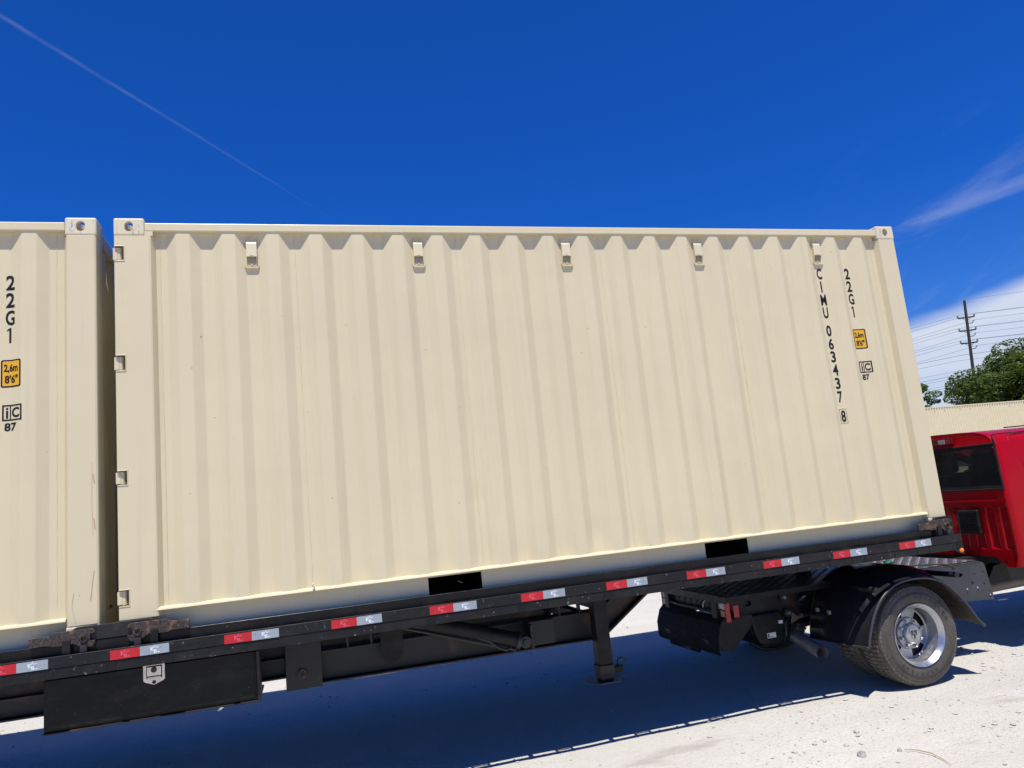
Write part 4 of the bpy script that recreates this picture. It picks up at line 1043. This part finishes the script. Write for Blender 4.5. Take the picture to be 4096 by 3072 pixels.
# tank, straps, exhaust, shield, bolts
tn = MB().prism([(4.60, .60), (4.90, .60), (4.935, .54), (4.915, .38), (4.885, .335), (4.70, .335), (4.655, .36), (4.625, .45)], 0.752, 0.799, 'y'); tn.prism([(4.60, .54), (4.90, .54), (4.885, .335), (4.70, .335), (4.655, .36)], 0.80, 1.15, 'y')
tno = tn.build('fluid_tank', 'plastic', tk, bevel=0.02, seg=3)
MB().box(4.737, 4.820, 0.7495, 0.7515, .395, .436).build('tank_label', 'label', tno)
MB().box(4.742, 4.757, 0.7488, 0.7494, .402, .429).build('label_print', 'plate_grey', tno)
MB().box(4.765, 4.800, 0.7488, 0.7494, .404, .407).build('label_print', 'plate_grey', tno)
sp_ = [(4.56, 0.74, .395), (4.62, 0.74, .345), (4.70, 0.74, .315), (4.82, 0.74, .308), (4.90, 0.74, .325), (4.935, 0.74, .40), (4.98, 0.74, .47), (5.06, 0.74, .50), (5.24, 0.74, .515)]
MB().tube(sp_, 0.016, 8).build('tank_strap', 'plastic', tk, smooth=True)
MB().prism([(5.00, .575), (5.06, .53), (5.12, .522), (5.25, .54), (5.25, .502), (5.10, .49), (4.97, .455)], 0.74, 0.748, 'y').build('heat_shield', 'rusty_shield', tk)
for bx, bz, r in ((4.95, .703, .020), (4.972, .573, .022)):
    MB().tube([(bx, 0.80, bz), (bx, 0.755, bz)], r * 1.6, 14).build('shackle_boss', 'dark_steel', tk, smooth='auto')
    MB().tube([(bx, 0.755, bz), (bx, 0.735, bz)], r * .8, 6).build('shackle_bolt', 'zinc', tk)
MB().box(4.86, 4.895, 0.738, 0.751, .50, .525).build('connector_clip', 'label', tk)
MB().tube([(5.10, 0.76, .66), (5.155, 0.74, .69)], 0.010, 8).build('brake_line_end', 'zinc', tk, smooth='auto')
MB().lathe([(.022, -.01), (.028, -.01), (.028, .02)], (5.10, 0.74, .655), 16).build('cable_clamp', 'dark_steel', tk, smooth='auto')
ex = MB(); pts = [(5.30, 1.10, .46), (5.16, 1.0, .43), (5.05, 0.86, .375), (4.987, 0.40, .298)]
ex.tube(pts, .053, 28, caps=False); ex.tube(pts, .050, 28, caps=False)
en = (Vector(pts[-1]) - Vector(pts[-2])).normalized()
eo = ex.build('exhaust_pipe', 'exhaust', tk, smooth=True)
MB().tube([Vector(pts[-1]) - en * 0.16, Vector(pts[-1]) - en * 0.155], .0495, 20).build('exhaust_dark_disc', 'hole', eo)  # black disc across the bore, set back from the mouth, for the dark inside
# driveline castings seen past the front of the fender
ca = [(6.25, 0.86, .50), (6.42, 0.84, .47), (6.55, 0.84, .465), (6.62, 0.84, .46), (6.66, 0.84, .46), (6.72, 0.84, .47), (6.80, 0.84, .48), (7.3, 0.84, .50), (8.4, 0.86, .52)]
MB().tube(ca, [.06, .065, .06, .045, .075, .08, .06, .055, .055], 16).build('exhaust_muffler', 'rusty_shield', tk, smooth=True)
MB().box(6.40, 6.50, 0.80, 0.88, .385, .42).build('muffler_bracket', 'rusty_shield', tk, bevel=0.01)
MB().prism([(7.10, .55), (7.22, .70), (7.36, .72), (7.40, .55)], 0.72, 0.80, 'y').build('body_mount', 'chassis', tk)

# ---------------- cab
RP = [(.72, .905), (.80, .938), (1.00, .945), (1.27, .937), (1.41, .925), (1.62, .893), (1.82, .855), (1.875, .828), (1.915, .775), (1.945, .665), (1.962, .46), (1.970, .22), (1.972, 0.0)]
def ringp(x, h=1.0, inset=0.0, lean=0.0, zlow=None):
    o = []
    for z, hw in RP:
        zz = z if z <= 1.41 else 1.41 + (z - 1.41) * h
        if zlow is not None and zz < zlow: zz = zlow
        o.append((x + lean * max(0, z - 1.41), max(0, hw - inset), zz))
    full = [(a, TC - b, c) for a, b, c in o] + [(a, TC + b, c) for a, b, c in o[-2::-1]]
    return full
secs = [ringp(7.10, 1, .030, .16), ringp(7.106, 1, .016, .16), ringp(7.122, 1, .004, .16), ringp(7.15, 1, 0, .15), ringp(7.30, 1, 0, .05), ringp(7.60, 1, 0), ringp(8.20, 1), ringp(8.30, 1), ringp(8.78, 1), ringp(9.0, .93), ringp(9.5, .10), ringp(9.62, -.15), ringp(10.6, -.35, .02), ringp(10.85, -.5, .06), ringp(10.95, -.6, .12)]
npt = len(secs[0])
vs = [p for s in secs for p in s]; fs = []; mi = []
NR = len(RP)
def side_win(i, j):
    jj = j if j < NR - 1 else (2 * NR - 3 - j)
    return jj in (4, 5) and i in (5, 7)
def wshield(i, j):
    jj = j if j < NR - 1 else (2 * NR - 3 - j)
    return i in (8, 9) and jj >= 7
for i in range(len(secs) - 1):
    for j in range(npt - 1):
        if side_win(i, j) or wshield(i, j): continue
        fs.append((i * npt + j, (i + 1) * npt + j, (i + 1) * npt + j + 1, i * npt + j + 1))
fs.append(tuple(range((len(secs) - 1) * npt, len(secs) * npt)))
cabm = MB().add(vs, fs)
cab = cabm.build('cab_body', 'red', tk, smooth=True, wn=True)
# side window panes and windscreen
for i, nm in ((5, 'side_window'), (7, 'side_window')):
    for side in (0, 1):
        mb = MB()
        js = (4, 5) if side == 0 else (npt - 1 - 5, npt - 1 - 6)
        for j in js:
            q = [secs[i][j], secs[i + 1][j], secs[i + 1][j + 1], secs[i][j + 1]]
            mb.add(q, [(0, 1, 2, 3)])
        mb.build(nm, 'glass', cab)
mb = MB()
for i in (8, 9):
    for j in range(7, npt - 8): mb.add([secs[i][j], secs[i + 1][j], secs[i + 1][j + 1], secs[i][j + 1]], [(0, 1, 2, 3)])
mb.build('windscreen', 'glass', cab)
# stamped lower rear panel as a relief
def sstep(a, b, x): t_ = max(0, min(1, (x - a) / (b - a))); return t_ * t_ * (3 - 2 * t_)
def rel(y, z):
    y = y if y <= TC else MY(y)
    d_ = 0.0
    def recess(y0, y1, z0, z1, dep, r=0.010): return dep * sstep(y0 - r, y0, y) * (1 - sstep(y1, y1 + r, y)) * sstep(z0 - r, z0, z) * (1 - sstep(z1, z1 + r, z))
    d_ += recess(.375, .445, .884, 1.245, .014); d_ += recess(.512, .588, .884, 1.245, .014); d_ += recess(.660, .740, .884, 1.245, .014)
    d_ += recess(.84, .92, .884, 1.245, .014); d_ += recess(1.02, 1.10, .884, 1.245, .014)
    d_ += recess(.43, 1.4, 1.325, 1.345, .012, .006)
    d_ += recess(.37, 1.4, .0, 1.285, .008, .012)
    return d_
def hwz(z):
    for (a, b), (c, d_) in zip(RP, RP[1:]):
        if a <= z <= c: return b + (d_ - b) * (z - a) / (c - a)
    return RP[0][1]
def zbot(y):
    y = y if y <= TC else MY(y)
    return .715 + 0.09 * sstep(.42, .60, y)
P = []
ny, nz = 330, 130
for i in range(nz + 1):
    row = []
    for j in range(ny + 1):
        u = j / ny * 2 - 1
        y0 = TC + u * 0.905; zb = zbot(y0)
        z = zb + (1.412 - zb) * i / nz
        y = TC + u * (hwz(z) - .030)
        row.append((7.1002 + rel(y, z), y, z))
    P.append(row)
rp = MB().grid(P).build('rear_panel', 'red', cab, smooth=True)
MB().prism([(0.465 + .018 * math.cos(2 * PI * i / 14), .766 + .010 * math.sin(2 * PI * i / 14)) for i in range(14)], 7.094, 7.105, 'x').build('drain_hole', 'hole', rp)
# window surround, glass, seal, roof back
LE = lambda z: 7.100 + .16 * max(0, z - 1.41)
def wy(z): return TC - (hwz(z) - .030)
wz0, wz1 = 1.413, 1.822
def wedge(z): return .352 + (z - wz0) * (0.415 - 0.352) / (wz1 - wz0)
mb = MB()
for s in (0, 1):
    Y = (lambda y: y) if s == 0 else MY
    zz = [wz0 + (wz1 - wz0) * i / 8 for i in range(9)]
    mb.grid([[(LE(z) + .0004, Y(wy(z)), z) for z in zz], [(LE(z) + .0004, Y(wedge(z)), z) for z in zz]])
zz = [1.822, 1.845, 1.875, 1.915, 1.945, 1.962]
mb.grid([[(LE(z) + .0004 + .004 * math.sin(PI * i / 5), (TC - (hwz(z) - .03)) + (2 * (hwz(z) - .03)) * k / 20, z) for i, z in enumerate(zz)] for k in range(21)])
mb.build('window_surround', 'red', cab, smooth=True)
gp = MB().add([(LE(wz0) + .008, wedge(wz0), wz0), (LE(wz0) + .008, MY(wedge(wz0)), wz0), (LE(wz1) + .008, MY(wedge(wz1)), wz1), (LE(wz1) + .008, wedge(wz1), wz1)], [(0, 1, 2, 3)])
gpo = gp.build('rear_window', 'glass', cab)
se = MB(); c_ = [(LE(z) + .002, y, z) for y, z in ((wedge(wz0), wz0), (MY(wedge(wz0)), wz0), (MY(wedge(wz1)), wz1), (wedge(wz1), wz1), (wedge(wz0), wz0))]
for a, b in zip(c_, c_[1:]): se.tube([a, b], .009, 6)
se.build('window_seal', 'seal', gpo)
fr_ = MB()   # printed black border on the glass
for (ya, yb, za, zb_) in ((.36, MY(.36), wz0, wz0 + .035), (.41, MY(.41), wz1 - .03, wz1)):
    fr_.add([(LE(za) + .0072, ya, za), (LE(za) + .0072, yb, za), (LE(zb_) + .0072, yb, zb_), (LE(zb_) + .0072, ya, zb_)], [(0, 1, 2, 3)])
fr_.build('glass_border', 'seal', gpo)
# high mounted stop lamp
ch = MB().box(7.150, 7.180, .850, MY(.850), 1.862, 1.925).build('stop_lamp', 'red_lens', cab, bevel=.006)
for s in (0, 1):
    Y = (lambda y: y) if s == 0 else MY
    a, b = sorted((Y(.93), Y(1.01))); MB().box(7.144, 7.1495, a, b, 1.870, 1.912).build('cargo_lens', 'clear_lens', ch, bevel=.004)
    a, b = sorted((Y(.87), Y(.92))); MB().box(7.145, 7.1495, a, b, 1.872, 1.910).build('stop_lens', 'red_bright', ch, bevel=.004)
# vent louvre
vo_ = MB().box(7.070, 7.112, .650, .884, 1.005, 1.232).build('cab_vent', 'plastic', cab, bevel=.016, seg=3)
for k in range(8):
    z = 1.030 + k * .0235
    MB().prism([(7.062, z + .010), (7.071, z + .010), (7.071, z), (7.066, z)], .675, .850, 'y').build('louvre', 'plastic', vo_)
# roof ditch trim, door seams, roof marker lamps, handles
for s in (0, 1):
    Y = (lambda y: y) if s == 0 else MY
    dt = [(7.16, .475), (7.19, .455), (7.25, .447), (7.5, .445), (8.7, .445)]
    tp = []
    for x, y in ((7.165, .402), (7.172, .418), (7.185, .440), (7.21, .468), (7.26, .478), (7.6, .480), (8.7, .480)):
        hw = TC - y
        z = next((za + (zb2 - za) * (ha - hw) / (ha - hb2) for (za, ha), (zb2, hb2) in zip(RP[5:], RP[6:]) if hb2 <= hw <= ha), 1.9)
        tp.append((x, Y(y), z - .001))
    MB().tube(tp, .007, 6).build('roof_trim', 'seal', cab)
    dp_ = [(8.15, 1.905, .455), (7.60, 1.905, .455), (7.42, 1.895, .450), (7.355, 1.870, .430), (7.335, 1.835, .412), (7.345, 1.79, .404), (7.40, 1.62, .367), (7.44, 1.41, .335), (7.44, 1.20, .322), (7.38, .95, .317), (7.38, .80, .322), (8.25, .78, .326)]
    MB().tube([(x, Y(y + .001), z) for x, z, y in dp_], .0035, 6).build('door_seam', 'seal', cab)
    MB().box(8.0, 8.18, min(Y(.30), Y(.326)), max(Y(.30), Y(.326)), 1.22, 1.25).build('door_handle', 'plastic', cab, bevel=.008)
    MB().box(9.05, 9.25, min(Y(.02), Y(.30)), max(Y(.02), Y(.30)), 1.38, 1.66).build('door_mirror', 'plastic', cab, bevel=.03)
    MB().box(10.80, 10.93, min(Y(.40), Y(.62)), max(Y(.40), Y(.62)), .98, 1.16).build('headlamp', 'clear_lens', cab, bevel=.02)
for k in range(5):
    y = TC + (k - 2) * .28
    MB().box(8.45, 8.56, y - .045, y + .045, 1.955, 1.979).build('roof_marker_lamp', 'amber_dark', cab, bevel=.01)
MB().tube([(8.3, .62, 1.965), (7.95, .70, 1.975), (7.7, .74, 1.974)], .006, 6).build('roof_cable', 'rubber_hose', cab)
# dark sills / floor / interior
MB().box(7.15, 9.5, .42, MY(.42), .74, .80).build('cab_floor', 'interior', cab)
MB().box(7.135, 7.15, .37, MY(.37), .80, 1.40).build('rear_trim', 'interior', cab)
MB().box(7.2, 9.3, .375, .395, .80, 1.40).build('door_trim', 'interior', cab); MB().box(7.2, 9.3, MY(.395), MY(.375), .80, 1.40).build('door_trim', 'interior', cab)
MB().box(7.25, 8.9, .52, MY(.52), 1.90, 1.92).build('headliner', 'interior', cab)
MB().box(9.1, 9.5, .40, MY(.40), 1.1, 1.38).build('dashboard', 'interior', cab, bevel=.04)
for x, ys_ in ((7.45, (.72, 1.26, 1.80)), (8.45, (.78, 1.74))):
    for y in ys_:
        MB().prism([(x, 1.0), (x + .14, 1.0), (x + .02, 1.58), (x - .06, 1.58)], y - .24, y + .24, 'y').build('seat_back', 'interior', cab, bevel=.04, seg=3)
        MB().prism([(x - .05, 1.58), (x + .06, 1.58), (x + .04, 1.77), (x - .04, 1.77)], y - .12, y + .12, 'y').build('headrest', 'interior', cab, bevel=.04, seg=3)
MB().box(10.9, 11.05, .40, MY(.40), .60, .88).build('front_bumper', 'chrome', tk, bevel=.03)
MB().box(10.93, 10.965, .72, MY(.72), .92, 1.16).build('grille', 'chrome', tk, bevel=.02)

# ==================================================================== BACKGROUND: trees, pole, wires
def tree(label, base, crown_c, crown_r, n_clump, leaves_per, leaf, mat, seed, cat='tree', squash=0.42, group=None):
    rng = np.random.default_rng(seed)
    t = thing('broadleaf_tree', label, cat, base, group)
    b = Vector(base); c = Vector(crown_c)
    tr_ = MB(); tr_.tube([b - Vector((0, 0, .3)), b.lerp(c, .25) + Vector((.1, 0, 0)), b.lerp(c, .55), c], [crown_r[2] * .075, crown_r[2] * .055, crown_r[2] * .045, .06], 10)
    cl = []
    for k in range(n_clump):
        v = rng.normal(size=3); v /= np.linalg.norm(v); rr = rng.uniform(.35, 1.0) ** .6
        p = np.array(c) + v * rr * np.array(crown_r)
        if p[2] < crown_c[2] - crown_r[2] * .75: p[2] = crown_c[2] - crown_r[2] * rng.uniform(.4, .75)
        cl.append((p, rng.uniform(.55, 1.15)))
        if k % 5 == 0:
            s_ = np.array(b.lerp(c, rng.uniform(.45, .95)))
            mid = (s_ + p) / 2 + np.array([0, 0, -.1 * crown_r[2]])
            tr_.tube([tuple(s_), tuple(mid), tuple(p)], [.11, .07, .02], 5)
    tr_.build('trunk', 'bark', t, smooth=True)
    V = []; F = []
    cs = min(crown_r) * .26
    Vs = []
    for p, s_ in cl:
        n = int(leaves_per * s_)
        q = rng.normal(size=(n, 3)); q /= np.maximum(.6, np.linalg.norm(q, axis=1))[:, None]
        q = p + q * np.array([cs, cs, cs * squash]) * s_ * 1.35
        q[:, 2] -= .12 * cs * rng.random(n)
        nrm = rng.normal(size=(n, 3)) * .42 + np.array([0, 0, .9]); nrm /= np.linalg.norm(nrm, axis=1)[:, None]
        u = np.cross(nrm, rng.normal(size=(n, 3))); u /= np.linalg.norm(u, axis=1)[:, None]; w_ = np.cross(nrm, u)
        L_ = leaf * rng.uniform(.6, 1.3, n)[:, None]
        Vs.append(np.stack([q - u * L_, q - w_ * L_ * .5, q + u * L_, q + w_ * L_ * .5], 1).reshape(-1, 3))
    A = np.concatenate(Vs); nf = len(A) // 4
    me = bpy.data.meshes.new('crown'); me.from_pydata(A.tolist(), [], np.arange(nf * 4).reshape(-1, 4).tolist()); me.materials.append(M[mat])
    link('crown', me, t)
    return t
def far_at(dx, dy, tz, dist):
    return (CP[0] + dx * dist, CP[1] + dy * dist, CP[2] + tz * dist)
D1 = 104.0
c = far_at(.8065, .591, .070, D1)
tree('large spreading green tree behind the far container stack, in front of the utility pole', (c[0], c[1], 0), c, (11.6, 11.6, 5.6), 420, 430, .19, 'leaf', 3, group='trees beyond the yard')
D2 = 100.0
c = far_at(.7075, .7067, .066, D2)
tree('smaller pale green tree between the container corner and the large tree', (c[0], c[1], 0), c, (2.3, 2.3, 3.4), 46, 190, .19, 'leaf2', 5, group='trees beyond the yard')
# utility pole
DP = 122.0
top = Vector(far_at(.753, .658, .1800, DP)); foot = Vector(far_at(.7450, .6671, 0, DP)); foot.z = -0.3
ft_ = Vector((foot.x, foot.y, 0))
up = thing('utility_pole', 'weathered wooden utility pole with three crossarms rising behind the large tree', 'utility pole', tuple(ft_))
ax = (top - foot).normalized()
MB().tube([foot, top], [.26, .175], 14).build('pole_shaft', 'wood_pole', up, smooth='auto')
lat = Vector((.62, -.78, 0)); lat = (lat - ax * lat.dot(ax)).normalized()
def on_ax(tz): return foot + ax * ((CP[2] + tz * DP - foot.z) / ax.z)
conn = []
for tz in (.1600, .1447, .1300):
    p = on_ax(tz)
    a, b = p - lat * .52 , p + lat * .52
    a, b = p - lat * 1.06, p + lat * .955
    MB().tube([a, b], .10, 8).build('crossarm', 'wood_pole', up)
    for q in (a, b):
        MB().tube([q, q + ax * .21, q + ax * .27, q + ax * .40, q + ax * .45], [.08, .13, .09, .13, .07], 8).build('insulator', 'insul', up, smooth=True)
    for s_ in (-1, 1): MB().tube([p + lat * .60 * s_, p - ax * .53], .03, 6).build('brace', 'wood_pole', up)
    q = p - ax * .88
    MB().tube([q, q + lat * .60], .066, 6).build('switch_arm', 'insul', up); MB().tube([q + lat * .60, q + lat * .88 + ax * .40], .066, 6).build('switch_blade', 'insul', up)
    conn += [a + ax * .45, b + ax * .45, q + lat * .88 + ax * .40]
MB().tube([top - ax * .05, top + ax * .18], .05, 6).build('pole_top_pin', 'insul', up)
wd = Vector((.80, -.60, 0)).normalized()
def wire(p, sagL, sagR, dzL, dzR, r=.022):
    pts = []
    for i in range(-12, 13):
        s_ = i / 12.0; sp = 61.0
        sag = -sagL * 4 * (-s_) * (1 + s_) if s_ < 0 else -sagR * 4 * s_ * (1 - s_)
        pts.append(p + wd2 * (sp * s_) + Vector((0, 0, sag + (dzL * -s_ if s_ < 0 else dzR * s_))))
    MB().tube(pts, r, 5).build('wire', 'wire', up)
wd2 = Vector((.62, -.78, 0)).normalized()
wire(top + ax * .15, .8, .5, -4.6, -2.9, .02)
for k, p in enumerate(conn):
    wire(p, .7 + .15 * (k % 3), .5 + .1 * (k % 2), -3.4 - .66 * (k % 3), -3.2 + .46 * (k % 3), .020)
for k, tz in enumerate((.118, .112, .101, .0955, .093, .086, .0835, .077)):
    p = on_ax(tz) + lat * (.25 * (-1) ** k) + Vector((-.5, 1.5 + k * .3, 0))
    wire(p, .4, .4, -1.2 - .3 * (k % 3), -1.0 - .2 * (k % 2), .018 if k % 3 else .026)

# ==================================================================== LOOSE STONES, TWIG
rng = np.random.default_rng(11)
V = []; F = []
ico_v = np.array([(1, 0, 0), (-1, 0, 0), (0, 1, 0), (0, -1, 0), (0, 0, 1), (0, 0, -1), (.65, .65, .35), (-.65, .65, .3), (-.65, -.65, .35), (.65, -.65, .3)], float)
bm = bmesh.new()
for v in ico_v: bm.verts.new(v)
bmesh.ops.convex_hull(bm, input=bm.verts[:]); bm.verts.index_update()
ico_f = np.array([[v.index for v in f.verts] for f in bm.faces if len(f.verts) == 3]); bm.free()
N = 60000
zones = [(0.5, 9.5, -3.0, 1.0, .66), (-2.5, 10.0, 1.0, 8.0, .34)]
k = 0; VV = []; FF = []
for (x0, x1, y0, y1, fr_c) in zones:
    n = int(N * fr_c); X = rng.uniform(x0, x1, n); Yv = rng.uniform(y0, y1, n)
    for x, y in zip(X, Yv):
        if noise.noise(Vector((x * .8, y * .8, 9.0))) < rng.uniform(-.55, .35): continue
        r = min(.015, .0016 * (rng.pareto(2.3) + 1))
        sc = r * np.array([rng.uniform(.8, 1.5), rng.uniform(.8, 1.4), rng.uniform(.45, .8)]); a = rng.uniform(0, 6.28)
        p = ico_v * (1 + rng.uniform(-.18, .18, (len(ico_v), 1))) * sc
        ca, sa = math.cos(a), math.sin(a)
        p = np.stack([p[:, 0] * ca - p[:, 1] * sa + x, p[:, 0] * sa + p[:, 1] * ca + y, p[:, 2] + gz(x, y) + sc[2] * .45], 1)
        VV.append(p); FF.append(ico_f + k); k += len(ico_v)
me = bpy.data.meshes.new('gravel'); me.from_pydata(np.concatenate(VV).tolist(), [], np.concatenate(FF).tolist()); me.materials.append(M['stone'])
gv = link('gravel', me); gv['kind'] = 'stuff'
gv['label'] = 'loose pale limestone chips scattered over the yard'; gv['category'] = 'gravel'
def rock(label, x, y, r, mat, seed):
    bm = bmesh.new(); bmesh.ops.create_icosphere(bm, subdivisions=1, radius=r)
    for v in bm.verts:
        d_ = noise.noise(v.co * (1.3 / r) + Vector((seed, 0, 0)))
        v.co *= 1 + .75 * d_; v.co.z *= .66
    me = bpy.data.meshes.new('stone'); bm.to_mesh(me); bm.free(); me.materials.append(M[mat])
    o = link('stone', me); o.location = (x, y, gz(x, y) + r * .42); tag(o, label, 'stone', 'stones lying on the gravel')
rock('grey angular stone on the gravel, largest in front of the truck wheel', 4.254, -.809, .026, 'stone_grey', 1)
rock('flat tan stone on the gravel just behind the largest grey stone', 4.30, -.62, .018, 'stone', 2.5)
rock('small grey stone on the gravel beside the dry twig', 4.49, -.86, .015, 'stone_grey', 4.2)
rock('small tan stone on the gravel nearest the truck wheel', 4.52, -.45, .018, 'stone', 6.1)
tw = MB(); a, b = Vector((4.562, -.919, .006)), Vector((4.544, -1.193, .006))
tw.tube([a + Vector((-.06, .03, .004)), a, a.lerp(b, .35) + Vector((.03, 0, .003)), a.lerp(b, .7) + Vector((.02, 0, 0)), b], [.002, .004, .0035, .003, .0015], 6)
tag(tw.build('twig', 'twig', None, smooth=True), 'thin dry twig lying on the bright gravel in front of the wheel', 'twig')
SC.render.engine = 'CYCLES'
